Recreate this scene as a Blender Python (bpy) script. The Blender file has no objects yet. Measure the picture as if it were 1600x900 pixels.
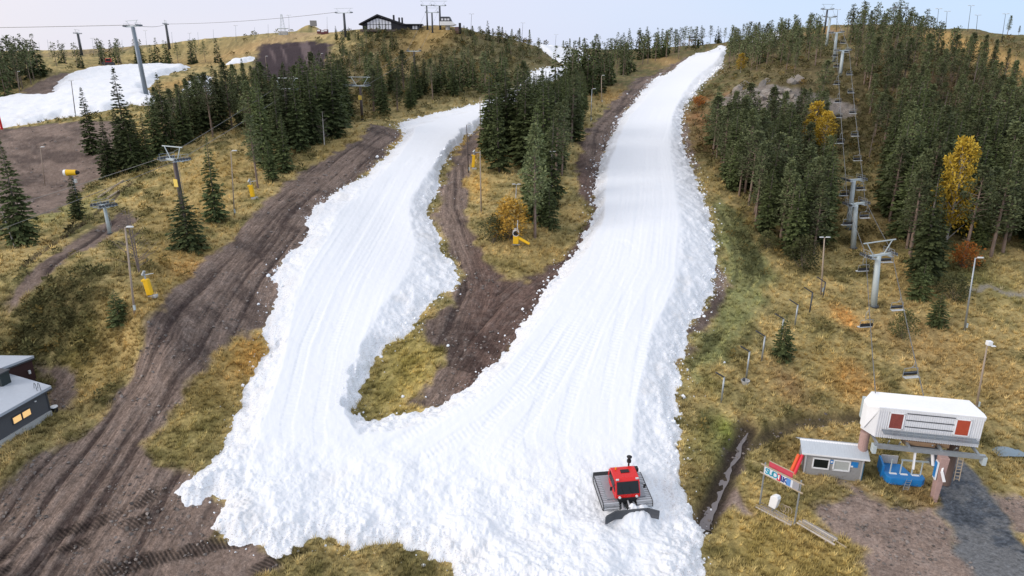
import bpy, math, random
import numpy as np
from mathutils import Vector, Matrix

# ------------------------------------------------------------------ camera, sky, sun, exposure
SC = bpy.context.scene
COL = SC.collection
PITCH = math.radians(19.0)
CAMZ = 40.0
cam_d = bpy.data.cameras.new("camera")
cam = bpy.data.objects.new("camera", cam_d)
COL.objects.link(cam)
cam_d.sensor_width = 36.0
cam_d.lens = 36.0 * 1067.0 / 1600.0
cam_d.clip_start = 0.5
cam_d.clip_end = 20000.0
cam.location = (0, 0, CAMZ)
cam.rotation_euler = (math.radians(90) - PITCH, 0, 0)
SC.camera = cam

SUN_EL, SUN_AZ = math.radians(25), math.radians(-112)     # azimuth from +Y towards +X: the light comes from the left
world = bpy.data.worlds.new("World")
SC.world = world
world.use_nodes = True
wt = world.node_tree
for n in list(wt.nodes):
    wt.nodes.remove(n)
def wn(t, **kw):
    n = wt.nodes.new(t)
    for k, v in kw.items():
        setattr(n, k, v)
    return n
sky = wn('ShaderNodeTexSky', sky_type='NISHITA', sun_disc=False, sun_elevation=SUN_EL, sun_rotation=SUN_AZ)
sky.air_density, sky.dust_density, sky.ozone_density = 1.0, 1.0, 1.6
tc = wn('ShaderNodeTexCoord')
sep = wn('ShaderNodeSeparateXYZ')
wt.links.new(tc.outputs['Generated'], sep.inputs[0])
# a thin high overcast: lilac towards the low sun on the left, blue on the right, brighter overhead
mr = wn('ShaderNodeMapRange'); mr.inputs['From Min'].default_value = -0.75; mr.inputs['From Max'].default_value = 0.75
wt.links.new(sep.outputs['X'], mr.inputs['Value'])
ns = wn('ShaderNodeTexNoise'); ns.inputs['Scale'].default_value = 2.2; ns.inputs['Detail'].default_value = 4.0
mpn = wn('ShaderNodeMapping'); mpn.inputs['Scale'].default_value = (1, 1, 3)
wt.links.new(tc.outputs['Generated'], mpn.inputs['Vector']); wt.links.new(mpn.outputs[0], ns.inputs['Vector'])
nadd = wn('ShaderNodeMath', operation='MULTIPLY_ADD'); nadd.inputs[1].default_value = 0.36
nsub = wn('ShaderNodeMath', operation='ADD'); nsub.inputs[1].default_value = -0.18
wt.links.new(ns.outputs[0], nadd.inputs[0]); wt.links.new(mr.outputs[0], nadd.inputs[2]); wt.links.new(nadd.outputs[0], nsub.inputs[0])
ramp = wn('ShaderNodeValToRGB')
ramp.color_ramp.elements[0].position = 0.0; ramp.color_ramp.elements[0].color = (0.80, 0.755, 0.80, 1)
ramp.color_ramp.elements[1].position = 1.0; ramp.color_ramp.elements[1].color = (0.49, 0.67, 0.90, 1)
e = ramp.color_ramp.elements.new(0.45); e.color = (0.66, 0.70, 0.86, 1)
wt.links.new(nsub.outputs[0], ramp.inputs[0])
zup = wn('ShaderNodeMapRange'); zup.inputs['From Min'].default_value = 0.02; zup.inputs['From Max'].default_value = 0.9
zup.inputs['To Min'].default_value = 1.0; zup.inputs['To Max'].default_value = 1.12
wt.links.new(sep.outputs['Z'], zup.inputs['Value'])
zw = wn('ShaderNodeMix', data_type='RGBA'); zw.inputs['B'].default_value = (0.83, 0.83, 0.86, 1)
zf = wn('ShaderNodeMapRange'); zf.inputs['From Min'].default_value = 0.1; zf.inputs['From Max'].default_value = 0.8; zf.inputs['To Max'].default_value = 0.8
wt.links.new(sep.outputs['Z'], zf.inputs['Value']); wt.links.new(zf.outputs[0], zw.inputs['Factor']); wt.links.new(ramp.outputs[0], zw.inputs['A'])
cl = wn('ShaderNodeVectorMath', operation='SCALE')
wt.links.new(zw.outputs['Result'], cl.inputs[0]); wt.links.new(zup.outputs[0], cl.inputs['Scale'])
bg1 = wn('ShaderNodeBackground'); bg1.inputs['Strength'].default_value = 0.08
bg2 = wn('ShaderNodeBackground'); bg2.inputs['Strength'].default_value = 1.0
mx = wn('ShaderNodeMixShader'); mx.inputs[0].default_value = 0.9
out = wn('ShaderNodeOutputWorld')
wt.links.new(sky.outputs[0], bg1.inputs[0]); wt.links.new(cl.outputs[0], bg2.inputs[0])
wt.links.new(bg1.outputs[0], mx.inputs[1]); wt.links.new(bg2.outputs[0], mx.inputs[2]); wt.links.new(mx.outputs[0], out.inputs[0])

sun_d = bpy.data.lights.new("sun", 'SUN')
sun = bpy.data.objects.new("sun", sun_d)
COL.objects.link(sun)
sun_d.energy = 1.7
sun_d.angle = math.radians(24)
sun_d.color = (1.0, 0.93, 0.86)
sv = Vector((math.sin(SUN_AZ) * math.cos(SUN_EL), math.cos(SUN_AZ) * math.cos(SUN_EL), math.sin(SUN_EL)))
sun.rotation_euler = sv.to_track_quat('Z', 'Y').to_euler()
sun.location = (0, 0, 200)

SC.view_settings.view_transform = 'Standard'
SC.view_settings.look = 'None'
SC.view_settings.exposure = 0.26
SC.view_settings.gamma = 1.0
SC.view_settings.use_curve_mapping = False
SC.cycles.max_bounces = 6
SC.cycles.diffuse_bounces = 3
# ------------------------------------------------------------------ the lie of the land
FPX = 1067.0
CP, SP = math.cos(PITCH), math.sin(PITCH)
def ray(px, py):
    u = (np.asarray(px, float) - 800.0) / FPX
    v = (450.0 - np.asarray(py, float)) / FPX
    return u, CP + v * SP, -SP + v * CP
def project(x, y, z):
    z = np.asarray(z, float) - CAMZ
    dep = y * CP - z * SP
    return 800 + FPX * x / dep, 450 - FPX * (y * SP + z * CP) / dep, dep

# survey points: where a sight line meets the ground (first two numbers) and how far off that is
SURVEY = [
 (900,900,45.5),(600,900,46),(300,900,45.5),(0,900,44),(1200,900,45.5),(1600,900,45),
 (960,760,57),(700,760,56.5),(400,760,55),(200,850,48.4),(0,800,51),(1300,800,53.5),(1450,780,56),(1600,790,56),
 (200,700,58.5),(0,690,58),(900,600,70.8),(600,640,66.5),(1100,650,66.5),(1250,735,60),(1340,745,59.5),(1500,650,69.5),(1350,650,69),(1600,650,70),
 (180,600,67),(330,600,67.5),(50,560,72),(200,560,70),(900,480,85.5),(700,500,81),(560,480,84),(420,480,82),
 (210,490,72),(230,460,76),(100,450,78),(0,440,80),(200,400,86),(300,430,85),(40,382,95),(0,330,112),(120,340,108),
 (290,330,108),(400,310,112),(360,335,106),(430,300,115),(560,260,132),(600,200,165),(650,210,163),(500,215,152),(300,250,140),(200,280,132),(120,290,136),
 (80,235,165),(20,200,190),(100,180,202),(228,150,222),(170,110,290),(40,140,250),(0,100,300),(300,150,230),(300,110,300),
 (600,350,110),(700,400,100),(760,400,100),(800,370,104),(900,350,111),(870,400,101),(750,300,122),(850,270,138),(900,250,154),(780,200,175),(850,190,185),(950,180,205),
 (1000,250,156),(1000,350,111),(1050,450,91),(1100,350,112),(1150,330,120),(1200,400,107),(1130,480,88),(1200,530,82),(1400,540,83.5),(1365,480,94),(1283,460,96),(1507,515,88),(1600,520,90),
 (1450,430,104),(1334,388,112),(1600,420,106),(1250,330,128),(1450,330,126),(1600,330,128),(1325,356,119),(1200,250,155),(1400,250,157),(1550,250,160),(1130,230,170),
 (1000,150,242),(1050,120,300),(1100,100,350),(1130,80,410),(1060,85,390),(960,120,290),
 (1090,160,225),(1190,185,188),(1190,135,203),(1130,125,250),(1300,190,190),(1400,190,190),(1550,190,190),(1312,115,222),(1400,120,222),(1550,130,220),(1250,90,262),(1190,90,300),
 (1400,75,258),(1500,80,255),(1600,110,235),(1300,60,300),(1230,62,350),(1200,60,450),(1175,66,455),
 (740,160,215),(820,140,250),(880,105,340),(905,92,400),(850,76,460),(700,130,265),(600,130,255),(560,180,200),(520,130,240),(430,130,278),(450,75,345),(520,75,340),(400,110,300),(600,90,300),(750,90,320),
 (650,70,335),(350,130,255),(330,90,360),(250,90,400),
]
SKYLINE = [(-60,86,620),(60,85,620),(150,83,620),(200,82,600),(260,75,600),(340,66,590),(400,63,560),(440,62,540),(490,60,520),(530,55,460),(575,44,385),(610,42,365),(660,44,365),(700,41,370),
 (760,54,400),(800,62,430),(850,70,490),(900,80,520),(960,78,480),(1010,76,470),(1060,72,460),(1130,67,470),(1170,60,500),(1200,55,500),(1250,42,390),(1300,38,345),(1370,40,315),(1420,40,310),(1460,44,310),(1510,45,310),(1545,50,300),(1580,55,290),(1660,58,290)]
def _pts():
    P = []
    for px, py, Y in SURVEY + SKYLINE:
        dx, dy, dz = ray(px, py)
        t = Y / dy
        P.append((dx * t, Y, CAMZ + dz * t))
    for px, py, Y in SKYLINE:                       # the land falls away behind every crest
        dx, dy, dz = ray(px, py)
        P.append((dx / dy * Y * 1.18, Y * 1.18, CAMZ + dz / dy * Y - 0.015 * Y))
    for X, Y, Z in [(-45,30,1),(-20,26,0),(0,25,0),(20,25,0),(45,30,-0.5),(-75,58,4),(-110,90,12),(-160,140,14),(75,58,-1),(110,90,4),(150,140,14),(220,200,26),
                    (-900,1000,20),(0,1000,30),(900,1000,25),(-1500,2500,0),(0,2500,5),(1500,2500,0),(-5000,6500,-20),(0,6500,-20),(5000,6500,-20),(-350,300,20),(330,300,42)]:
        P.append((X, Y, Z))
    return np.array(P)
PTS = _pts()
def _al(x, y):
    return np.stack([x / y * 1.25, np.log(y)], -1)
def _phi(d2):
    return 0.5 * d2 * np.log(d2 + 1e-12)
_C = _al(PTS[:, 0], PTS[:, 1])
_n = len(_C)
_K = _phi(((_C[:, None] - _C[None]) ** 2).sum(-1)) + np.eye(_n) * 5e-4
_Pm = np.concatenate([np.ones((_n, 1)), _C], 1)
_A = np.block([[_K, _Pm], [_Pm.T, np.zeros((3, 3))]])
_W = np.linalg.solve(_A, np.concatenate([PTS[:, 2], np.zeros(3)]))
def tps(x, y):
    x = np.asarray(x, float); y = np.asarray(y, float)
    sh = x.shape
    q = _al(x.ravel(), y.ravel())
    o = np.empty(len(q))
    for i in range(0, len(q), 40000):
        s = q[i:i + 40000]
        d2 = (s[:, 0:1] - _C[None, :, 0]) ** 2 + (s[:, 1:2] - _C[None, :, 1]) ** 2
        o[i:i + 40000] = _phi(d2) @ _W[:_n] + _W[_n] + s @ _W[_n + 1:]
    o = o.reshape(sh)
    # the cairn mound on the far plateau
    return o + 12.0 * np.exp(-(((x + 148) / 15.0) ** 2 + ((y - 540) / 28.0) ** 2))
# coarse table of the same surface, so that look-ups are quick
A_LO, A_HI, L_LO, L_HI = -1.5, 1.5, math.log(22), math.log(7500)
NA, NL = 420, 520
_ta = np.linspace(A_LO, A_HI, NA); _tl = np.linspace(L_LO, L_HI, NL)
_TY = np.exp(_tl)[:, None] * np.ones((1, NA))
TAB = tps(_ta[None, :] * _TY, _TY)
def base_z(x, y):
    x = np.asarray(x, float); y = np.maximum(np.asarray(y, float), 22.01)
    fa = np.clip((x / y - A_LO) / (A_HI - A_LO) * (NA - 1), 0, NA - 1.001)
    fl = np.clip((np.log(y) - L_LO) / (L_HI - L_LO) * (NL - 1), 0, NL - 1.001)
    ia, il = fa.astype(int), fl.astype(int)
    u, v = fa - ia, fl - il
    return (TAB[il, ia] * (1 - u) + TAB[il, ia + 1] * u) * (1 - v) + (TAB[il + 1, ia] * (1 - u) + TAB[il + 1, ia + 1] * u) * v
_YS = np.exp(np.linspace(math.log(30), math.log(900), 1400))
def hit(px, py, lift=0.0):
    """where the sight line through a point meets the ground (raised by lift)"""
    px = np.atleast_1d(np.asarray(px, float)); py = np.atleast_1d(np.asarray(py, float))
    dx, dy, dz = ray(px, py)
    X = (dx / dy)[:, None] * _YS[None]
    Z = CAMZ + (dz / dy)[:, None] * _YS[None]
    g = base_z(X, np.broadcast_to(_YS[None], X.shape)) + lift - Z
    under = g > 0
    k = np.where(under.any(1), under.argmax(1), np.argmax(g, 1))
    k = np.clip(k, 1, len(_YS) - 1)
    r = np.arange(len(px))
    g0, g1 = g[r, k - 1], g[r, k]
    f = np.where(under.any(1), np.clip(-g0 / (g1 - g0 + 1e-9), 0, 1), 1)
    Y = _YS[k - 1] * (1 - f) + _YS[k] * f
    return np.stack([dx / dy * Y, Y], -1)
def at_height(px, py, z):
    dx, dy, dz = ray(px, py)
    t = (z - CAMZ) / dz
    return float(dx * t), float(dy * t)
# ------------------------------------------------------------------ noise and outlines
def _h2(ix, iy, s):
    h = (ix.astype(np.int64) * 374761393 + iy.astype(np.int64) * 668265263 + s * 1442695041) & 0xFFFFFFFF
    h = ((h ^ (h >> 13)) * 1274126177) & 0xFFFFFFFF
    return ((h ^ (h >> 16)) & 0xFFFFFF) / float(0xFFFFFF)
def vnoise(x, y, s=0):
    ix, iy = np.floor(x), np.floor(y)
    u, v = x - ix, y - iy
    u = u * u * (3 - 2 * u); v = v * v * (3 - 2 * v)
    ix = ix.astype(np.int64); iy = iy.astype(np.int64)
    return (_h2(ix, iy, s) * (1 - u) + _h2(ix + 1, iy, s) * u) * (1 - v) + (_h2(ix, iy + 1, s) * (1 - u) + _h2(ix + 1, iy + 1, s) * u) * v
def fbm(x, y, s=0, n=3, g=0.5):
    o = 0; a = 1; t = 0; f = 1.0
    for i in range(n):
        o = o + a * vnoise(x * f + 17.3 * i, y * f - 9.1 * i, s + i); t += a; a *= g; f *= 2.13
    return o / t
def sst(a, b, x):
    t = np.clip((x - a) / (b - a), 0, 1)
    return t * t * (3 - 2 * t)
def sdf(x, y, poly, margin=12.0):
    """signed distance to a closed outline on the ground, positive inside"""
    d = np.full(x.shape, -margin)
    lo, hi = poly.min(0) - margin, poly.max(0) + margin
    m = (x > lo[0]) & (x < hi[0]) & (y > lo[1]) & (y < hi[1])
    X, Y = x[m], y[m]
    if not len(X):
        return d
    dd = np.full(X.shape, 1e9); ins = np.zeros(X.shape, bool)
    n = len(poly)
    for i in range(n):
        ax, ay = poly[i]; bx, by = poly[(i + 1) % n]
        ex, ey = bx - ax, by - ay
        t = np.clip(((X - ax) * ex + (Y - ay) * ey) / (ex * ex + ey * ey + 1e-12), 0, 1)
        dd = np.minimum(dd, (X - ax - t * ex) ** 2 + (Y - ay - t * ey) ** 2)
        c = (ay > Y) != (by > Y)
        ins ^= c & (X < (bx - ax) * (Y - ay) / (by - ay + 1e-12) + ax)
    dd = np.minimum(np.sqrt(dd), margin)
    d[m] = np.where(ins, dd, -dd)
    return d
def along_line(x, y, line):
    """(signed offset across, distance along) for a polyline on the ground"""
    best = np.full(x.shape, 1e9); ac = np.zeros(x.shape); al = np.zeros(x.shape); s0 = 0.0
    for i in range(len(line) - 1):
        ax, ay = line[i]; bx, by = line[i + 1]
        ex, ey = bx - ax, by - ay
        L = math.hypot(ex, ey)
        t = ((x - ax) * ex + (y - ay) * ey) / (L * L)
        tc_ = np.clip(t, 0, 1)
        d = (x - ax - tc_ * ex) ** 2 + (y - ay - tc_ * ey) ** 2
        m = d < best
        best = np.where(m, d, best)
        cr = (ex * (y - ay) - ey * (x - ax)) / L
        ac = np.where(m, np.sign(cr) * np.sqrt(d), ac)
        al = np.where(m, s0 + tc_ * L, al)
        s0 += L
    return ac, al
def G(pts, lift=0.0):
    p = np.array(pts, float)
    return hit(p[:, 0], p[:, 1], lift)
def dense(p, n=4):
    """smooth a traced outline (Chaikin)"""
    p = np.array(p, float)
    for _ in range(2):
        q = np.roll(p, -1, 0)
        p = np.stack([0.75 * p + 0.25 * q, 0.25 * p + 0.75 * q], 1).reshape(-1, 2)
    return p

SNOW_OUT = G([(1137,72),(1132,92),(1110,120),(1087,145),(1070,165),(1064,195),(1070,235),(1088,275),(1098,310),(1112,350),(1116,395),(1122,430),(1112,460),(1098,480),(1078,510),(1064,550),(1057,590),(1054,630),(1060,670),(1060,710),(1057,740),(1066,770),(1086,805),(1098,830),(1098,860),(1095,900),(1090,960),(900,965),(720,935),(712,905),
 (700,880),(672,860),(640,862),(618,850),(600,856),(578,862),(552,862),(520,845),(490,848),(455,862),(425,864),(400,856),(372,850),(345,842),(326,826),(342,806),(352,784),(335,775),(312,788),(290,786),(272,772),(298,750),(330,722),(360,682),(380,632),(400,582),(424,548),(404,515),(428,482),(438,457),(426,440),(444,405),(478,370),(486,326),(518,305),(566,277),(606,242),(632,216),(622,192),(680,177),(750,162),(788,148),(815,132),(835,112),(868,104),(905,100),
 (900,112),(850,135),(806,160),(778,175),(756,192),(728,212),(704,240),(688,268),(684,300),(664,330),(680,355),(690,385),(712,425),(716,445),(690,465),(662,485),(650,505),(622,530),(600,545),(588,570),(560,605),(553,640),(572,657),(620,647),(680,634),(735,607),(780,557),(826,492),(860,442),(903,387),(928,342),(928,300),(938,250),(953,215),(973,180),(998,150),(1028,122),(1060,100),(1098,82),(1124,72)])
SNOW_TOP = [
 G([(1128,79),(1096,112),(1066,148),(1050,180),(1045,215),(1050,260),(1056,310),(1062,350),(1058,400),(1054,440),(1038,480),(1014,520),(1008,560),(999,600),(990,650),(985,700),(984,760),(960,815),(900,835),(820,845),(740,835),(690,825),(640,815),(560,815),(480,815),(420,810),(385,790),(372,765),(385,720),(408,670),(425,620),(440,575),(452,520),(462,470),(480,420),(515,370),(530,330),(585,285),(622,245),(645,215),(650,198),(690,186),(750,172),(795,156),(825,138),(850,120),(872,110),
    (862,118),(836,136),(800,156),(770,173),(742,192),(702,225),(680,255),(656,288),(640,312),(640,345),(650,380),(640,415),(620,450),(590,485),(562,540),(545,600),(538,645),(560,680),(630,672),(690,652),(745,622),(795,570),(840,505),(875,450),(918,392),(944,342),(946,300),(954,250),(968,215),(986,180),(1012,150),(1040,122),(1070,100),(1102,84)], 1.6)]
SNOW_FAR = [G(p) for p in (
 [(-30,205),(-30,160),(35,150),(75,150),(98,122),(135,108),(185,105),(245,103),(296,103),(290,110),(262,115),(242,128),(226,140),(256,160),(236,166),(200,165),(150,178),(90,183),(40,195)],
 [(278,152),(302,120),(332,120),(332,150)],
 [(352,98),(396,89),(398,94),(356,103)],
 [(836,66),(860,71),(885,77),(915,79),(923,90),(906,103),(882,101),(868,95),(850,80)],
 [(1168,66),(1196,55),(1226,55),(1214,62),(1192,70)])]
DIRT = [G(p) for p in (
 [(575,193),(606,197),(628,208),(612,232),(575,268),(530,300),(500,330),(490,372),(450,410),(440,455),(430,500),(405,520),(372,528),(330,560),(300,600),(265,650),(228,700),(240,728),(292,740),(330,770),(345,800),(335,835),(420,862),(440,878),(395,900),(380,960),(-60,960),(-60,775),(0,767),(80,702),(150,652),(200,582),(228,522),(268,452),(330,397),(400,332),(480,262),(560,218),(572,205)],
 [(760,195),(735,212),(708,245),(695,275),(690,305),(672,332),(686,360),(700,392),(722,430),(700,480),(655,510),(665,525),(690,545),(692,575),(660,605),(640,637),(690,640),(745,610),(790,560),(832,500),(866,450),(912,392),(936,340),(936,300),(945,250),(960,215),(985,170),(1010,143),(1045,112),(1085,85),(1060,93),(1012,118),(952,165),(912,212),(897,262),(906,300),(924,330),(908,366),(880,398),(838,430),(795,442),(768,412),(742,362),(727,312),(731,262),(757,205)],
 [(-20,202),(60,196),(130,188),(205,188),(198,230),(165,272),(130,292),(95,332),(-20,345)],
 [(36,140),(100,112),(130,118),(112,140),(62,152),(40,152)],
 [(230,165),(300,150),(360,150),(330,165),(260,178)],
 [(1062,190),(1070,235),(1092,282),(1086,250),(1076,200)],
 [(1100,400),(1120,408),(1140,440),(1132,470),(1110,500),(1085,530),(1060,570),(1078,500),(1110,462),(1118,430)],
 [(1262,788),(1330,766),(1300,748),(1330,748),(1385,790),(1472,798),(1510,870),(1560,960),(1360,960),(1345,855),(1290,832)],
 [(1540,772),(1620,770),(1620,840),(1590,832)],
 [(0,480),(60,420),(130,370),(190,330),(215,345),(150,385),(70,440),(0,500)],
 [(55,570),(95,575),(125,600),(110,640),(80,640)],
 [(1180,800),(1130,700),(1165,665),(1175,690),(1150,740),(1110,800),(1080,810)],
)]
DARKFIELD = G([(408,70),(518,68),(512,95),(498,124),(462,136),(392,112)])
GRAVEL = G([(1455,700),(1500,716),(1542,765),(1590,830),(1640,880),(1640,960),(1540,960),(1500,870),(1478,820),(1466,770),(1450,720)])
TRAIL = G([(1515,446),(1560,448),(1620,455),(1620,466),(1560,458),(1515,452)])
ROAD_LINES = [G(p) for p in (
 [(600,200),(520,255),(430,330),(350,420),(270,530),(200,640),(130,740),(40,860),(-40,960)],
 [(1060,90),(985,140),(935,200),(915,270),(915,330),(870,405),(790,470),(720,560),(660,640)],
 [(757,198),(718,260),(716,320),(745,400),(760,450),(740,520),(690,610)])]
SNOW_LINES = [G(p) for p in (
 [(1120,82),(1040,150),(1003,230),(1003,330),(985,430),(930,530),(890,640),(880,760),(870,900)],
 [(870,112),(790,155),(700,205),(620,280),(580,370),(530,460),(490,560),(470,650),(480,760),(520,880)])]
SWEEP = G([(600,900),(560,760),(700,680),(800,600),(870,500),(930,400)])
TRACKS = [G(p) for p in ([(975,730),(968,640),(985,540),(1005,430),(1015,330),(1018,240)], [(880,820),(850,700),(880,600),(930,500),(965,400)], [(560,800),(640,720),(740,665),(820,610),(880,540)], [(480,790),(475,680),(500,560),(540,460),(590,360),(650,260)], [(700,800),(780,700),(840,620),(900,520)])]
CLEATS = [G(p) for p in ([(-20,880),(60,845),(172,807),(250,770)], [(-20,905),(60,874),(125,852),(225,810)], [(130,900),(230,876),(340,850),(400,842)], [(380,905),(425,878),(470,862)])]
GREEN = G([(1112,305),(1150,330),(1195,400),(1215,440),(1180,500),(1130,560),(1080,600),(1075,560),(1105,500),(1140,450),(1120,380)])
RUTS2 = G([(1120,310),(1165,380),(1185,440),(1140,510),(1070,590)])
STREAM_L = G([(1170,664),(1156,690),(1142,722),(1122,765),(1100,815)])
DITCH_L = G([(1345,648),(1290,652),(1240,660),(1190,682),(1165,692)])
RAILS = [G([(40,415),(110,365),(160,325),(205,285)]), G([(75,425),(130,385),(180,345)])]
# patches of differently coloured growth: (x, y, radius in picture units, colour, strength)
GOLD, ORANGE, OLIVE, GREENC, DARK, HEATH, RUST, YEL = (.29,.20,.072), (.42,.20,.05), (.17,.145,.05), (.15,.17,.06), (.065,.06,.025), (.085,.07,.032), (.19,.105,.05), (.34,.26,.04)
PATCH = [(640,80,28,(.36,.22,.07),1),(615,105,22,(.36,.22,.07),.9),(672,60,24,(.36,.22,.07),.9),(690,52,16,(.36,.22,.07),.8),(1470,60,34,(.34,.21,.07),1),(1520,78,36,(.34,.21,.07),1),(1575,105,34,(.32,.2,.075),1),(1600,120,24,(.32,.2,.07),.8),(1440,48,20,(.3,.2,.08),.7),(1285,48,16,(.3,.17,.07),.8),
 (745,230,30,(.42,.25,.06),1),(740,290,26,(.38,.24,.07),.8),(610,218,14,(.40,.24,.06),1),(560,215,26,GOLD,.5),(520,235,24,GOLD,.5),(330,270,60,GOLD,.75),(300,330,60,GOLD,.7),(250,400,40,GOLD,.6),(300,420,40,ORANGE,.35),(390,560,34,(.36,.2,.05),.8),(330,610,50,GOLD,.5),(300,680,50,OLIVE,.6),(250,470,40,GOLD,.85),(150,560,50,GOLD,.5),(120,540,26,YEL,.3),(60,520,60,DARK,.7),(130,480,50,DARK,.75),(60,600,50,DARK,.3),(240,420,20,DARK,.4),
 (100,330,60,GREENC,.4),(160,280,40,DARK,.4),(150,345,30,DARK,.5),(640,585,60,YEL,.35),(600,600,40,OLIVE,.7),(830,390,50,GOLD,.5),(890,330,24,GOLD,.6),(920,210,20,GOLD,.6),(960,150,24,(.3,.19,.07),.8),(1040,95,20,(.3,.19,.08),.8),
 (1320,495,20,ORANGE,1),(1335,580,26,RUST,.5),(1215,465,20,(.3,.22,.09),.6),(1240,450,60,(.29,.22,.09),.6),(1300,560,50,OLIVE,.5),(1230,600,30,RUST,.6),(1330,600,40,ORANGE,.4),(1430,530,70,(.24,.16,.07),.6),(1540,580,70,(.27,.18,.07),.7),(1430,450,60,(.26,.18,.07),.5),(1110,600,26,OLIVE,.6),(1135,672,18,(.22,.235,.05),.9),(1110,690,40,GREENC,.6),(1080,650,30,DARK,.5),(1090,770,30,DARK,.7),(1120,740,24,DARK,.6),(1200,850,90,(.27,.2,.06),.6),(1300,870,70,(.26,.19,.06),.6),(1430,770,40,(.17,.115,.05),.8),(1540,730,40,OLIVE,.5),(1250,720,40,(.27,.18,.07),.5),(1290,690,30,(.27,.18,.07),.5),(1180,590,30,(.28,.2,.08),.5),
 (1095,185,24,RUST,.9),(1105,230,26,(.17,.11,.05),.8),(1130,150,26,RUST,.7),(1110,280,24,(.22,.17,.07),.6),(1330,160,90,HEATH,.85),(1430,200,110,HEATH,.85),(1560,190,90,(.12,.075,.045),.8),(1250,110,50,(.11,.085,.04),.8),(1330,350,50,(.15,.12,.045),.7),(1335,320,30,RUST,.3),(1370,390,30,(.22,.15,.06),.6),(1500,420,60,(.12,.12,.04),.7),
 (740,100,90,(.11,.095,.045),.9),(580,90,80,(.12,.095,.045),.85),(560,150,40,(.13,.1,.045),.7),(690,140,50,(.12,.1,.045),.8),(800,100,50,(.11,.095,.045),.8),(500,170,60,DARK,.6),(430,190,40,(.2,.14,.06),.5),(460,230,50,(.17,.13,.05),.5),
 (230,90,60,(.21,.16,.06),.8),(330,80,70,(.17,.13,.055),.8),(150,80,50,(.12,.085,.055),.7),(250,100,40,(.27,.18,.065),.6),(280,130,26,(.31,.19,.07),.8),(350,140,40,(.2,.14,.06),.6),(490,52,50,(.30,.22,.12),.9),(440,60,40,(.24,.17,.09),.8),(30,130,40,(.13,.11,.05),.6),(360,86,40,(.3,.18,.07),.5)]
_pp = np.array([(p[0], p[1]) for p in PATCH], float)
_pw = hit(_pp[:, 0], _pp[:, 1])
_pd = _pw[:, 1] * 1.02

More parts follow.
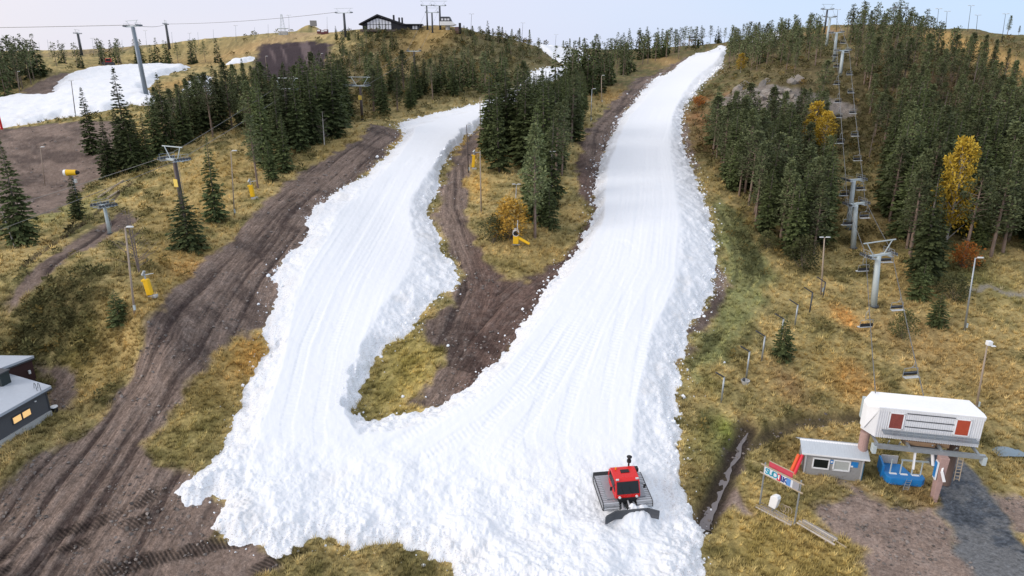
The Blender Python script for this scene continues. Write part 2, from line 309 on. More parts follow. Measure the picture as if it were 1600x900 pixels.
def snow_part(x, y):
    wx = x + 0.9 * (fbm(x * .55, y * .55, 3) - .5) * 2.2
    wy = y + 0.9 * (fbm(x * .55, y * .55, 9) - .5) * 2.2
    wx = wx + 0.45 * (vnoise(x * 2.3, y * 2.3, 5) - .5); wy = wy + 0.45 * (vnoise(x * 2.3, y * 2.3, 6) - .5)
    dO = sdf(wx, wy, SNOW_OUT); dT = sdf(x, y, SNOW_TOP[0], 30.0)
    t = np.where(dT > 0, 1.0, np.clip(dO, 0, 99) / (np.clip(dO, 0, 99) - np.minimum(dT, 0) + 1e-3))
    toe = sst(63, 55, y)
    t_toe = np.clip(dO / (2.2 + 3.5 * fbm(x * .3, y * .3, 23)), 0, 1)
    t = t * (1 - toe) + np.clip(1.4 * t_toe - .4 * t_toe ** 2, 0, 1) * toe
    t = np.clip(t + .34 * (fbm(x * .55, y * .55, 25, 3) - .5) * 4 * t * (1 - t), 0, 1)
    bank = np.clip(1.15 * t - 0.15 * t * t, 0, 1)
    bank = np.where(t < 0.999, bank, 1)
    lump = fbm(x * .9, y * .9, 21, 4, .62) - .5
    clod = np.abs(fbm(x * 1.7, y * 1.7, 31, 3, .6) - .5)
    front = sst(64, 53, y) * sst(-4.0, 3.0, dO)                 # the churned toe of the piste
    heap = fbm(x * .28, y * .28, 41, 3) - .45
    rough = (1 - sst(.86, 1.0, t)) * (1 - sst(0, 1.5, dT))
    H = 1.55 * bank * (1 - .4 * front) + rough * (0.40 * lump + 0.17 * clod - .02) * sst(0, .35, t + .05)
    H = H + front * (1.15 * heap + .35 * lump + .3 * clod)
    groom = np.zeros_like(x)
    a1, l1 = along_line(x, y, SNOW_LINES[0]); a2, l2 = along_line(x, y, SNOW_LINES[1]); a3, l3 = along_line(x, y, SWEEP)
    sel = np.abs(a1) < np.abs(a2)
    ac = np.where(sel, a1, a2 + 40); al = np.where(sel, l1, l2)
    sw = sst(9, 3, np.abs(a3)) * sst(100, 70, y)
    ac = np.where(sw > .5, a3 + 80, ac); al = np.where(sw > .5, l3, al)
    top = sst(.8, 1.0, t)
    pat = sst(.35, .65, fbm(x * .09, y * .05, 59))
    groom = top * (1 - .6 * front) * (.10 + .90 * pat) * (0.11 * (fbm(ac * .8, al * .012, 51, 3) - .5) + 0.05 * (vnoise(ac * 3.1, al * .05, 55) - .5) + .08 * (fbm(x * .12, y * .12, 57) - .5))
    H = H + groom + .10 * (fbm(x * 2.2, y * 2.2, 60, 2) - .5) * (1 - .5 * top)
    for ln in TRACKS:
        a, l = along_line(x, y, ln)
        w_ = np.maximum(sst(.75, .45, np.abs(a - 1.6)), sst(.75, .45, np.abs(a + 1.6))) * sst(.35, .6, fbm(l * .12, a * 0 + 3, 58) + .15) * top
        H = H - w_ * (.045 + .022 * np.sin(l * 2 * math.pi / .55))
    # the heap pushed up by the groomer's blade
    hx, hy = GROOMER_HEAP
    H = H + 1.45 * np.exp(-(((x - hx) / 1.7) ** 2 + ((y - hy) / 1.0) ** 2)) * (.7 + .8 * (lump + .3))
    H = np.where(dO > 0, np.maximum(H * sst(-.15, .9, dO) + .02, .03), dO * 0.6)
    far = np.full(x.shape, -12.0)
    for p in SNOW_FAR:
        far = np.maximum(far, sdf(x + 3.0 * (fbm(x * .2, y * .2, 71) - .5), y + 6.0 * (fbm(x * .2, y * .2, 72) - .5), p))
    Hf = np.where(far > 0, 1.3 * sst(0, 4, far) + .9 * (fbm(x * .25, y * .25, 73) - .4) * sst(0, 3, far), far * .3)
    isfar = far > dO
    H = np.where(isfar, Hf, H); d = np.where(isfar, far, dO)
    return H, d, t, ac, al, front, dT
GROOMER_HEAP = (0.0, 0.0)

def ground(x, y, full=True):
    """height of the bare ground with its ruts and hummocks, and what it is made of"""
    x = np.asarray(x, float); y = np.asarray(y, float)
    z = base_z(x, y)
    wx = x + 1.4 * (fbm(x * .35, y * .35, 101) - .5) * (1 + y / 90); wy = y + 1.4 * (fbm(x * .35, y * .35, 102) - .5) * (1 + y / 60)
    wd = np.full(x.shape, -12.0)
    for p in DIRT:
        wd = np.maximum(wd, sdf(wx, wy, p))
    dirt = sst(-.5, .7, wd + .9 * (fbm(x * .9, y * .9, 110) - .5))
    dk = sst(-2, 2, sdf(wx, wy, DARKFIELD)); gr = sst(-.35, .35, sdf(wx, wy, GRAVEL)); tr = sst(-.4, .4, sdf(wx, wy, TRAIL))
    best = np.full(x.shape, 1e9); ac = np.zeros(x.shape); al = np.zeros(x.shape)
    for i, ln in enumerate(ROAD_LINES):
        a, l = along_line(x, y, ln)
        m = np.abs(a) < best
        best = np.where(m, np.abs(a), best); ac = np.where(m, a + 60 * i, ac); al = np.where(m, l, al)
    onroad = dirt * sst(16, 9, best)
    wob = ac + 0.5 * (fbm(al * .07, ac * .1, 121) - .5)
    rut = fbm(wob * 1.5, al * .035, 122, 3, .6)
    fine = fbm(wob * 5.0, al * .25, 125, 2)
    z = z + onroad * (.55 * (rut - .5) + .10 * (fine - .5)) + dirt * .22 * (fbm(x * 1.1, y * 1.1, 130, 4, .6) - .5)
    ra, rl = along_line(x, y, RUTS2)
    rutg = sst(-1, 1.5, sdf(wx, wy, GREEN))
    rutn = fbm(ra * 1.1, rl * .05, 133, 2)
    z = z + rutg * .5 * (rutn - .5)
    gn = fbm(x * .8, y * .8, 140, 4, .6); gb = fbm(x * .17, y * .17, 141, 3)
    grass = np.clip(1 - dirt - gr, 0, 1)
    z = z + grass * (.32 * (gn - .5) + .9 * (gb - .5) * sst(60, 110, y))
    sa, sl = along_line(x, y, STREAM_L); da, dl = along_line(x, y, DITCH_L)
    ch = np.maximum(sst(1.7, .5, np.abs(sa)), .8 * sst(1.3, .4, np.abs(da)))
    z = z - .9 * ch
    hill = sst(170, 260, y)
    z = z + hill * 1.2 * (fbm(x * .12, y * .12, 145, 4) - .5)
    cl = np.exp(-(((x - CLIFF[0]) / 12) ** 2 + ((y - CLIFF[1]) / 9) ** 2)) + .8 * np.exp(-(((x - CLIFF[0] - 19) / 11) ** 2 + ((y - CLIFF[1] + 1) / 7) ** 2))
    rk = sst(.3, .6, cl + .5 * (fbm(x * .3, y * .3, 150) - .5))
    z = z + rk * (2.2 * (fbm(x * .35, y * .35, 152, 4, .6) - .45))
    for rl_ in RAILS:
        a, _ = along_line(x, y, rl_)
        z = z - .25 * sst(.5, .15, np.abs(a))
    if not full:
        return z
    # --- what grows or lies there
    n1 = fbm(x * .35, y * .35, 201, 4, .6); n2 = fbm(x * 1.6, y * 1.6, 202, 3, .6); n3 = vnoise(x * 5, y * 5, 203)
    def mix(a, b, t):
        return a * (1 - t[:, None]) + np.array(b)[None] * t[:, None] if np.ndim(b) == 1 else a * (1 - t[:, None]) + b * t[:, None]
    c = np.tile(np.array([(.215, .175, .075)]), (len(x), 1))
    c = mix(c, (.325, .245, .105), sst(.47, .66, n1)); c = mix(c, (.09, .08, .03), sst(.46, .3, n1) * .8)
    fell = np.maximum(sst(128, 172, y) * sst(22, 42, x), sst(205, 250, y) * sst(-75, -60, x) * sst(60, 30, x)) * (.55 + .45 * sst(.35, .55, n2))
    c = mix(c, np.where((n1 > .52)[:, None], np.array([(.088, .066, .03)]), np.array([(.072, .07, .028)])), fell)
    c = mix(c, (.11, .105, .042), .5 * sst(62, 80, y) * sst(-30, -38, x) * sst(.55, .35, n1))
    for i, (px, py, r, colr, s) in enumerate(PATCH):
        R = r * _pd[i] / FPX
        qx, qy = _pw[i]
        sy = 1.6 if qy < 130 else 2.8
        m = (np.abs(x - qx) < 2.6 * R) & (np.abs(y - qy) < 2.6 * R * sy)
        if not m.any():
            continue
        q = ((x[m] - qx) / R) ** 2 + ((y[m] - qy) / (R * sy)) ** 2
        w = np.exp(-q * .9) * s * sst(.1, .6, n1[m] * .6 + n2[m] * .5 + np.exp(-q) * .25)
        c[m] = c[m] * (1 - w[:, None]) + np.array(colr)[None] * w[:, None]
    c = c * (.55 + .9 * n2[:, None])
    c = c * 1.46
    c = mix(c, (.50, .40, .21), grass * sst(.62, .85, n2) * .35)
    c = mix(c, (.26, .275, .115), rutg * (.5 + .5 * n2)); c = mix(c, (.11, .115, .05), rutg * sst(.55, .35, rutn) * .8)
    far = sst(240, 420, y)
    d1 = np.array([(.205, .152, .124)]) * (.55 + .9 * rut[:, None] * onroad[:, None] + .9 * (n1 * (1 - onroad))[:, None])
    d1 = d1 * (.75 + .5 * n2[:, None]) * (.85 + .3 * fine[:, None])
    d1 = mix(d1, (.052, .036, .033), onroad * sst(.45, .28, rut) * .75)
    d1 = mix(d1, (.05, .036, .033), dirt * sst(.5, .7, fbm(x * .15 + .1 * y, y * .12, 210, 4, .6)) * .6)
    w_mid = sst(-9, -4, x) * sst(20, 14, x) * sst(64, 70, y)
    d1 = mix(d1, d1 * np.array([(.62, .55, .55)]), w_mid)
    d1 = mix(d1, (.21, .175, .155), sst(.5, .75, n2) * .3)
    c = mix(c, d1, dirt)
    st = vnoise(x / y * 190 + y * .03, y * .015, 215)
    c = mix(c, mix(np.tile(np.array([(.047, .033, .037)]), (len(x), 1)), (.135, .10, .10), sst(.6, .85, st)), dk)
    yard = dirt * sst(14, 18, x) * sst(64, 60, y)
    c = mix(c, c * 1.35 + .02 * fbm(x * .5, y * 2.2, 240)[:, None], yard)
    gv = np.array([(.088, .100, .118)]) * (.5 + .9 * n2[:, None]) * (.6 + .8 * n3[:, None])
    gv = mix(gv, (.215, .215, .215), sst(.42, .62, fbm(x * .6, y * .6, 241, 4, .65) + .25 * sst(54, 46, y)) * .65)
    c = mix(c, gv, gr)
    c = mix(c, (.30, .27, .23), tr * .85)
    c = mix(c, np.array([(.24, .21, .19)]) * (.35 + 1.2 * fbm(x * .9, y * .9, 220, 4, .65)[:, None]), rk * .9)
    c = mix(c, (.042, .032, .027), ch * .92)
    for rl_ in RAILS:
        a, _ = along_line(x, y, rl_)
        c = mix(c, (.07, .05, .045), sst(.6, .2, np.abs(a)) * .8)
    cw = np.zeros(x.shape); ca = np.zeros(x.shape)
    for p in CLEATS:
        a, l = along_line(x, y, p)
        w = sst(.85, .55, np.abs(a) + .5 * (fbm(x * .8, y * .8, 230) - .5)) * sst(-.1, 1.5, l) * sst(.28, .55, fbm(x * .45, y * .45, 231))
        ca = np.where(w > cw, l + .5 * a, ca); cw = np.maximum(cw, w)
    c = mix(c, c * .62, cw)
    return z, c, np.stack([ac, al, onroad], -1), np.stack([ca, cw, grass * (1 - dk) * (1 - rk) * (1 - ch) * (1 - tr)], -1), dict(dirt=dirt, gr=gr, dk=dk, rk=rk, ch=ch)
CLIFF = tuple(hit(1185, 150)[0])

def ground_z(x, y):
    return float(ground(np.array([x]), np.array([y]), False)[0])
def surface_z(x, y):
    """ground or, where it lies, snow"""
    X, Y = np.array([float(x)]), np.array([float(y)])
    z = ground(X, Y, False); H, d = snow_part(X, Y)[:2]
    return float(z[0] + max(0.0, H[0]))

# ------------------------------------------------------------------ mesh and material helpers
def link_mesh(name, me, parent=None):
    o = bpy.data.objects.new(name, me)
    COL.objects.link(o)
    if parent is not None:
        o.parent = parent
    return o
def raw_mesh(name, verts, faces, mat, smooth=False, tris=True):
    """verts (n,3); faces (m,3) or (m,4) integer arrays"""
    me = bpy.data.meshes.new(name)
    verts = np.ascontiguousarray(verts, np.float32); faces = np.ascontiguousarray(faces, np.int32)
    k = faces.shape[1]
    me.vertices.add(len(verts)); me.vertices.foreach_set('co', verts.ravel())
    me.loops.add(faces.size); me.loops.foreach_set('vertex_index', faces.ravel())
    me.polygons.add(len(faces)); me.polygons.foreach_set('loop_start', np.arange(0, faces.size, k, dtype=np.int32))
    me.polygons.foreach_set('loop_total', np.full(len(faces), k, np.int32))
    me.polygons.foreach_set('use_smooth', np.full(len(faces), smooth))
    me.update(calc_edges=True); me.validate()
    if mat is not None:
        me.materials.append(mat)
    return me
def set_col(me, name, c):
    a = me.attributes.new(name, 'FLOAT_COLOR', 'POINT')
    c4 = np.ones((len(c), 4), np.float32); c4[:, :3] = c
    a.data.foreach_set('color', c4.ravel())
def set_vec(me, name, v):
    a = me.attributes.new(name, 'FLOAT_VECTOR', 'POINT')
    a.data.foreach_set('vector', np.ascontiguousarray(v, np.float32).ravel())

class NT:
    """a short way to write node materials"""
    def __init__(s, name):
        s.m = bpy.data.materials.new(name); s.m.use_nodes = True
        s.t = s.m.node_tree
        s.b = s.t.nodes['Principled BSDF']
    def n(s, ty, ins=None, **kw):
        n = s.t.nodes.new(ty)
        for k, v in kw.items():
            setattr(n, k, v)
        for k, v in (ins or {}).items():
            if isinstance(v, bpy.types.NodeSocket):
                s.t.links.new(v, n.inputs[k])
            else:
                n.inputs[k].default_value = v
        return n
    def link(s, a, b):
        s.t.links.new(a, b)
    def attr(s, name):
        return s.n('ShaderNodeAttribute', attribute_name=name)
    def noise(s, scale, detail=3.0, rough=.6, vec=None):
        n = s.n('ShaderNodeTexNoise', {'Scale': scale, 'Detail': detail, 'Roughness': rough})
        if vec is not None:
            s.link(vec, n.inputs['Vector'])
        return n.outputs[0]
    def math(s, op, a, b=0.0, c=0.0):
        n = s.n('ShaderNodeMath', operation=op)
        for i, v in enumerate((a, b, c)):
            if isinstance(v, bpy.types.NodeSocket):
                s.link(v, n.inputs[i])
            else:
                n.inputs[i].default_value = v
        return n.outputs[0]
    def rng(s, v, a, b, c, d):
        n = s.n('ShaderNodeMapRange', {'From Min': a, 'From Max': b, 'To Min': c, 'To Max': d})
        s.link(v, n.inputs[0])
        return n.outputs[0]
    def scale(s, col, f):
        n = s.n('ShaderNodeVectorMath', operation='SCALE')
        for sock, v in ((n.inputs[0], col), (n.inputs['Scale'], f)):
            if isinstance(v, bpy.types.NodeSocket):
                s.link(v, sock)
            else:
                sock.default_value = v
        return n.outputs[0]
    def mix(s, f, a, b):
        n = s.n('ShaderNodeMix', data_type='RGBA')
        for k, v in (('Factor', f), ('A', a), ('B', b)):
            if isinstance(v, bpy.types.NodeSocket):
                s.link(v, n.inputs[k])
            else:
                n.inputs[k].default_value = v if k == 'Factor' or len(v) == 4 else (*v, 1)
        return n.outputs['Result']
    def bump(s, h, dist, strength=1.0):
        n = s.n('ShaderNodeBump', {'Distance': dist, 'Strength': strength, 'Height': h})
        s.link(n.outputs[0], s.b.inputs['Normal'])
    def base(s, c):
        if isinstance(c, bpy.types.NodeSocket):
            s.link(c, s.b.inputs['Base Color'])
        else:
            s.b.inputs['Base Color'].default_value = (*c, 1)
    def set(s, **kw):
        for k, v in kw.items():
            s.b.inputs[k.replace('_', ' ')].default_value = v
        return s

def mat_plain(name, col, rough=.6, metal=0.0, var=.18, scale=6.0, bump=.004, spec=.4):
    """paint, metal, wood ...: a colour with worn and dusty variation"""
    t = NT(name)
    tcn = t.n('ShaderNodeTexCoord').outputs['Object']
    a = t.noise(scale, 4, .6, tcn); b = t.noise(scale * 7, 3, .6, tcn)
    f = t.math('MULTIPLY_ADD', a, 2 * var, 1 - var)
    f = t.math('MULTIPLY', f, t.rng(b, .3, .7, 1 - var * .6, 1 + var * .6))
    t.base(t.scale(col, f))
    t.link(t.rng(a, .3, .7, max(.05, rough - .12), min(1, rough + .12)), t.b.inputs['Roughness'])
    t.set(Metallic=metal, Specular_IOR_Level=spec)
    if bump:
        t.bump(b, bump, .6)
    return t.m

# ground, snow
t = NT("ground_material")
pos = t.n('ShaderNodeNewGeometry').outputs['Position']
col = t.attr('col').outputs['Color']
fl = t.attr('flow').outputs['Vector']; ax = t.attr('aux').outputs['Vector']
fs = t.n('ShaderNodeSeparateXYZ', {0: fl}); xs = t.n('ShaderNodeSeparateXYZ', {0: ax})
nA = t.noise(3.2, 4, .7, pos); nB = t.noise(11.0, 3, .7, pos)
fv = t.n('ShaderNodeCombineXYZ', {0: t.math('MULTIPLY', fs.outputs[0], 4.5), 1: t.math('MULTIPLY', fs.outputs[1], .45)})
nS = t.noise(1.0, 4, .65, fv.outputs[0])
fac = t.math('MULTIPLY', t.rng(nA, .25, .75, .5, 1.5), t.rng(nB, .25, .75, .65, 1.35))
fac2 = t.math('MULTIPLY', fac, t.rng(nS, .3, .7, .62, 1.38))
mixf = t.n('ShaderNodeMix', {'Factor': fs.outputs[2], 'A': fac, 'B': fac2})
cl_ = t.math('SINE', t.math('MULTIPLY', xs.outputs[0], 2 * math.pi / .34))
clf = t.math('MULTIPLY', xs.outputs[1], t.rng(cl_, -1, 1, 0, .6))
facf = t.math('MULTIPLY', mixf.outputs['Result'], t.math('SUBTRACT', 1.0, clf))
c0 = t.scale(col, facf)
stones = t.n('ShaderNodeTexVoronoi', {'Scale': 2.6, 'Vector': pos})
stf = t.math('MULTIPLY', t.math('MULTIPLY', t.rng(stones.outputs['Distance'], .10, .16, 1, 0), t.math('GREATER_THAN', nA, .57)), t.rng(xs.outputs[2], 0, .6, .38, 0))
t.base(t.mix(stf, c0, (.26, .225, .205)))
t.set(Roughness=.95, Specular_IOR_Level=.15)
h = t.math('ADD', t.math('MULTIPLY', nA, .5), t.math('ADD', t.math('MULTIPLY', nB, .25), t.math('MULTIPLY', t.math('MULTIPLY', nS, fs.outputs[2]), .5)))
t.bump(t.math('ADD', h, t.math('MULTIPLY', t.math('MULTIPLY', cl_, xs.outputs[1]), -.12)), .35, .9)
M_GROUND = t.m

t = NT("snow_material")
pos = t.n('ShaderNodeNewGeometry').outputs['Position']
fl = t.attr('flow').outputs['Vector']; fs = t.n('ShaderNodeSeparateXYZ', {0: fl})
nA = t.noise(1.4, 5, .65, pos); nB = t.noise(6.5, 4, .7, pos)
fv = t.n('ShaderNodeCombineXYZ', {0: t.math('MULTIPLY', fs.outputs[0], 3.0), 1: t.math('MULTIPLY', fs.outputs[1], .10)})
nS = t.noise(1.0, 3, .6, fv.outputs[0])
grime = t.math('MULTIPLY', t.rng(nB, .52, .70, 0, 1), t.attr('edge').outputs['Fac'])
c0 = t.mix(t.math('MULTIPLY', grime, .7), (.77, .79, .825), (.24, .19, .16))
c0 = t.mix(t.rng(nA, .58, .75, 0, .25), c0, (.76, .82, .90))
c0 = t.mix(t.math('MULTIPLY', t.rng(t.noise(.28, 4, .65, pos), .54, .68, 0, .5), t.math('MULTIPLY_ADD', fs.outputs[2], -.7, .85)), c0, (.66, .645, .63))
t.base(c0)
t.set(Roughness=.7, Specular_IOR_Level=.3)
rough_w = t.math('SUBTRACT', 1.0, fs.outputs[2])
h = t.math('ADD', t.math('MULTIPLY', t.math('ADD', t.math('MULTIPLY', nA, .7), t.math('MULTIPLY', nB, .35)), t.math('MULTIPLY_ADD', rough_w, .85, .15)), t.math('MULTIPLY', t.math('MULTIPLY', nS, fs.outputs[2]), .16))
t.bump(h, .22, .55)
M_SNOW = t.m
# ------------------------------------------------------------------ build the ground sheet and the snow
# where the groomer stands (needed by the heap in front of its blade)
GR0 = at_height(972, 768, base_z(*hit(972, 768)[0]) + 1.55)
_ga = at_height(940, 781, 1.6); _gb = at_height(924, 741, 1.6)
GR_HEAD = math.atan2(_ga[1] - _gb[1], _ga[0] - _gb[0])           # heading: towards the camera
GROOMER_HEAP = tuple(at_height(997, 790, 1.5))

def rows_for(step):
    L = np.linspace(math.log(33), math.log(7000), 6000); Y = np.exp(L); dens = np.zeros(len(L))
    for px in (60, 350, 620, 900, 1180, 1400, 1560):
        u = (px - 800) / FPX
        X = u * Y
        for _ in range(4):
            zz = base_z(X, Y); X = u * (Y * CP - (zz - CAMZ) * SP)
        p = project(X, Y, zz)[1]
        dens = np.maximum(dens, np.clip(-np.gradient(p, L), 0, 900))
    dens = np.maximum(dens, 40.0)
    dens = np.where(L > math.log(620), 60.0, dens)
    cum = np.concatenate([[0], np.cumsum((dens[1:] + dens[:-1]) * .5 * np.diff(L))])
    return np.interp(np.arange(0, cum[-1], step), cum, L)
lv = rows_for(2.6)
av = np.concatenate([np.arange(-1.48, -1.0, .03), np.arange(-1.0, 1.0, .0026), np.arange(1.0, 1.48, .03)])
Yg = np.exp(lv)[:, None] * np.ones((1, len(av))); Xg = av[None, :] * Yg
x, y = Xg.ravel(), Yg.ravel()
z, cgr, flow, aux, info = ground(x, y)
nr, nc = Yg.shape
idx = np.arange(nr * nc).reshape(nr, nc)
F = np.stack([idx[:-1, :-1], idx[:-1, 1:], idx[1:, 1:], idx[1:, :-1]], -1).reshape(-1, 4)
me = raw_mesh("ground", np.stack([x, y, z], -1), F, M_GROUND, True)
set_col(me, 'col', cgr); set_vec(me, 'flow', flow); set_vec(me, 'aux', aux)
o = link_mesh("ground", me); o['kind'] = 'structure'; o['label'] = 'autumn hillside of dry grass, mud and heath around the snow runs'
print('ground', nr, nc)

lv2 = rows_for(1.5)
lv2 = lv2[lv2 < math.log(560)]
sx = np.concatenate([SNOW_OUT[:, 0] / SNOW_OUT[:, 1]] + [p[:, 0] / p[:, 1] for p in SNOW_FAR])
av2 = np.arange(sx.min() - .01, sx.max() + .01, .00155)
Yg = np.exp(lv2)[:, None] * np.ones((1, len(av2))); Xg = av2[None, :] * Yg
polys = [SNOW_OUT] + SNOW_FAR
near = np.zeros(Yg.shape, bool)
for k, p in enumerate(polys):
    near |= sdf(Xg, Yg, p, 6.0) > -3.0
idx = -np.ones(Yg.shape, np.int64); idx[near] = np.arange(near.sum())
x, y = Xg[near], Yg[near]
H, dS, tS, acS, alS, front, dT = snow_part(x, y)
zb = base_z(x, y); zg = ground(x, y, False)
zsn = np.where(H > 0, zb * sst(.1, 1.0, H) + zg * (1 - sst(.1, 1.0, H)), zg) + H
F = np.stack([idx[:-1, :-1], idx[:-1, 1:], idx[1:, 1:], idx[1:, :-1]], -1).reshape(-1, 4)
F = F[(F >= 0).all(1)]
F = F[(dS[F] > -.5).any(1)]
used = np.zeros(len(x), bool); used[F.ravel()] = True
rm = np.cumsum(used) - 1
me = raw_mesh("snow_run", np.stack([x, y, zsn], -1)[used], rm[F], M_SNOW, True)
set_vec(me, 'flow', np.stack([acS, alS, sst(.85, 1, tS) * (1 - .8 * front)], -1)[used])
ed = np.clip(sst(3.0, .0, dS) * .9 + (1 - sst(.6, 1, tS)) * .35, 0, 1)
a = me.attributes.new('edge', 'FLOAT', 'POINT'); a.data.foreach_set('value', ed[used].astype(np.float32))
o = link_mesh("snow", me); o['kind'] = 'structure'; o['label'] = 'white snow laid out in two joining ski runs down the hill'
print('snow', used.sum())
# ------------------------------------------------------------------ things, parts, labels
def thing(name, label, cat, loc=(0, 0, 0), rotz=0.0, group=None, kind=None):
    o = bpy.data.objects.new(name, None)
    COL.objects.link(o)
    o.empty_display_size = .3
    o.location = loc; o.rotation_euler = (0, 0, rotz)
    o['label'] = label; o['category'] = cat
    if group: o['group'] = group
    return o
def tag(o, label, cat, group=None):
    o['label'] = label; o['category'] = cat
    if group: o['group'] = group
    return o
def copy_thing(root, loc, rotz, scale, label, group=None, cat=None):
    r = root.copy(); COL.objects.link(r)
    r.location = loc; r.rotation_euler = (0, 0, rotz); r.scale = (scale,) * 3 if not isinstance(scale, tuple) else scale
    r['label'] = label
    if group: r['group'] = group
    elif 'group' in r: del r['group']
    if cat: r['category'] = cat
    for ch in PARTS.get(root.name, ()):
        c = ch.copy(); COL.objects.link(c); c.parent = r
        for g in PARTS.get(ch.name, ()):
            d = g.copy(); COL.objects.link(d); d.parent = c
    return r
PARTS = {}
def reg(root):
    """note a thing's parts so that copying needs no search"""
    PARTS[root.name] = list(root.children)
    for c in root.children:
        PARTS[c.name] = list(c.children)
    return root

# ------------------------------------------------------------------ trees
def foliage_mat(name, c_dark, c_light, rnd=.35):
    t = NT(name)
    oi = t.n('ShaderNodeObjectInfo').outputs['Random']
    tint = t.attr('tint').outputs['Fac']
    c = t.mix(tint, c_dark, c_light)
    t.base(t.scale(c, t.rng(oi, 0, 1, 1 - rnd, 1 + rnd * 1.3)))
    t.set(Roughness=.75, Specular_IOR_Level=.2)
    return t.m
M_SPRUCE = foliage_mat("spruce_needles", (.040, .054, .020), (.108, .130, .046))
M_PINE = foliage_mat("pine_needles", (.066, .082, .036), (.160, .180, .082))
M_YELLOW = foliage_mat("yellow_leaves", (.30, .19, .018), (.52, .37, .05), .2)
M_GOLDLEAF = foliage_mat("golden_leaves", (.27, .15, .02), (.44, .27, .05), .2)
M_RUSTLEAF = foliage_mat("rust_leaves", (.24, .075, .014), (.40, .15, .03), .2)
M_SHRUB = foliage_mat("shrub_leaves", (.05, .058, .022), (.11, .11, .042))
M_BARK = mat_plain("grey_bark", (.17, .14, .115), .9, var=.35, scale=8, bump=.02)
M_PBARK = mat_plain("pine_bark", (.22, .16, .125), .9, var=.35, scale=8, bump=.02)
M_BIRCH = mat_plain("birch_bark", (.46, .43, .39), .8, var=.4, scale=9, bump=.01)
M_TWIG = mat_plain("bare_twigs", (.17, .135, .12), .9, var=.3, scale=8, bump=0)

def kites(c, d, nrm, ln, wd):
    """leaf-shaped quads: root c, direction d, face normal nrm, length, width"""
    d = d / (np.linalg.norm(d, axis=1, keepdims=True) + 1e-9)
    s = np.cross(d, nrm); s /= (np.linalg.norm(s, axis=1, keepdims=True) + 1e-9)
    ln = ln[:, None]; wd = wd[:, None]
    v = np.stack([c, c + d * ln * .45 + s * wd * .5, c + d * ln, c + d * ln * .45 - s * wd * .5], 1).reshape(-1, 3)
    f = np.arange(len(c) * 4).reshape(-1, 4)
    return v, f
def tubes(segs, n=5):
    """tapered rods: (p0, p1, r0, r1)"""
    V, Fq, k = [], [], 0
    for p0, p1, r0, r1 in segs:
        p0 = np.array(p0, float); p1 = np.array(p1, float)
        d = p1 - p0; d /= (np.linalg.norm(d) + 1e-9)
        a = np.cross(d, [0.13, 1, .07] if abs(d[1]) < .9 else [1, 0, 0]); a /= np.linalg.norm(a); b = np.cross(d, a)
        an = np.arange(n) * 2 * math.pi / n
        ring = np.cos(an)[:, None] * a + np.sin(an)[:, None] * b
        V += [p0 + ring * r0, p1 + ring * r1]
        for i in range(n):
            j = (i + 1) % n
            Fq.append((k + i, k + j, k + n + j, k + n + i))
        k += 2 * n
    return np.concatenate(V), np.array(Fq)
def leaf_obj(name, v, f, mat, tint, parent):
    me = raw_mesh(name, v, f, mat)
    a = me.attributes.new('tint', 'FLOAT', 'POINT'); a.data.foreach_set('value', np.repeat(tint, 4).astype(np.float32))
    return link_mesh(name, me, parent)
def parked(o):
    o.location = (0, -400, -200)
    return o

def make_spruce(seed, R, whorls=30, lean=0.0, gap=.05):
    rs = np.random.RandomState(seed)
    root = thing('spruce_tree', 'spruce', 'tree')
    v, f = tubes([((0, 0, -.03), (0, 0, .5), .014, .009), ((0, 0, .5), (0, 0, .985), .009, .001)], 7)
    link_mesh('trunk', raw_mesh('trunk', v, f, M_BARK, True), root)
    C, D, N, L, W, T = [], [], [], [], [], []
    for w in range(whorls):
        s = w / (whorls - 1)
        z = gap + (1 - gap) * s ** .92
        prof = (1 - s) ** .8 * (.82 + .36 * rs.rand()) + .02
        if s < .15: prof *= .75 + s * 1.7
        nb = int(7 + 4 * (1 - s) + rs.randint(-1, 2))
        ph = rs.rand() * 6.28
        for b in range(nb):
            if rs.rand() < .07: continue
            a = ph + b * 6.283 / nb + rs.randn() * .18
            Lb = R * prof * (.72 + .5 * rs.rand())
            out = np.array([math.cos(a), math.sin(a), 0]); side = np.array([-math.sin(a), math.cos(a), 0])
            dz_ = rs.uniform(-.5, .5) * (1 - gap) / whorls * 1.3
            dr = (.62 - .75 * s) * (.7 + .6 * rs.rand())
            k = int(6 + 9 * (1 - s))
            for i in range(k):
                q = (.12 + .88 * (i + rs.rand()) / k)
                p = np.array([0, 0, z + dz_]) + out * Lb * q + np.array([0, 0, -1]) * Lb * dr * (q - .38 * q * q) + rs.randn(3) * .0028
                sg = (-1, 1)[i % 2] * (.35 + .8 * rs.rand())
                d = out * (.75 + .5 * q) + side * sg + np.array([0, 0, -dr * .9 - .25 * rs.rand()])
                C.append(p); D.append(d); N.append(np.array([0, 0, 1]) + rs.randn(3) * .55)
                L.append((.34 * Lb * (1.15 - .55 * q) + .011) * (.8 + .5 * rs.rand())); W.append((.15 * Lb + .008) * (.7 + .6 * rs.rand()))
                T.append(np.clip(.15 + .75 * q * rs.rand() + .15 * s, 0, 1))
    for i in range(8):
        C.append(np.array([0, 0, .95 + .004 * i])); D.append(np.array([rs.randn() * .5, rs.randn() * .5, .8])); N.append(rs.randn(3)); L.append(.03); W.append(.012); T.append(.6)
    v, f = kites(np.array(C), np.array(D), np.array(N), np.array(L), np.array(W))
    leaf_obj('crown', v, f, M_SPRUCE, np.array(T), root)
    return parked(reg(root))

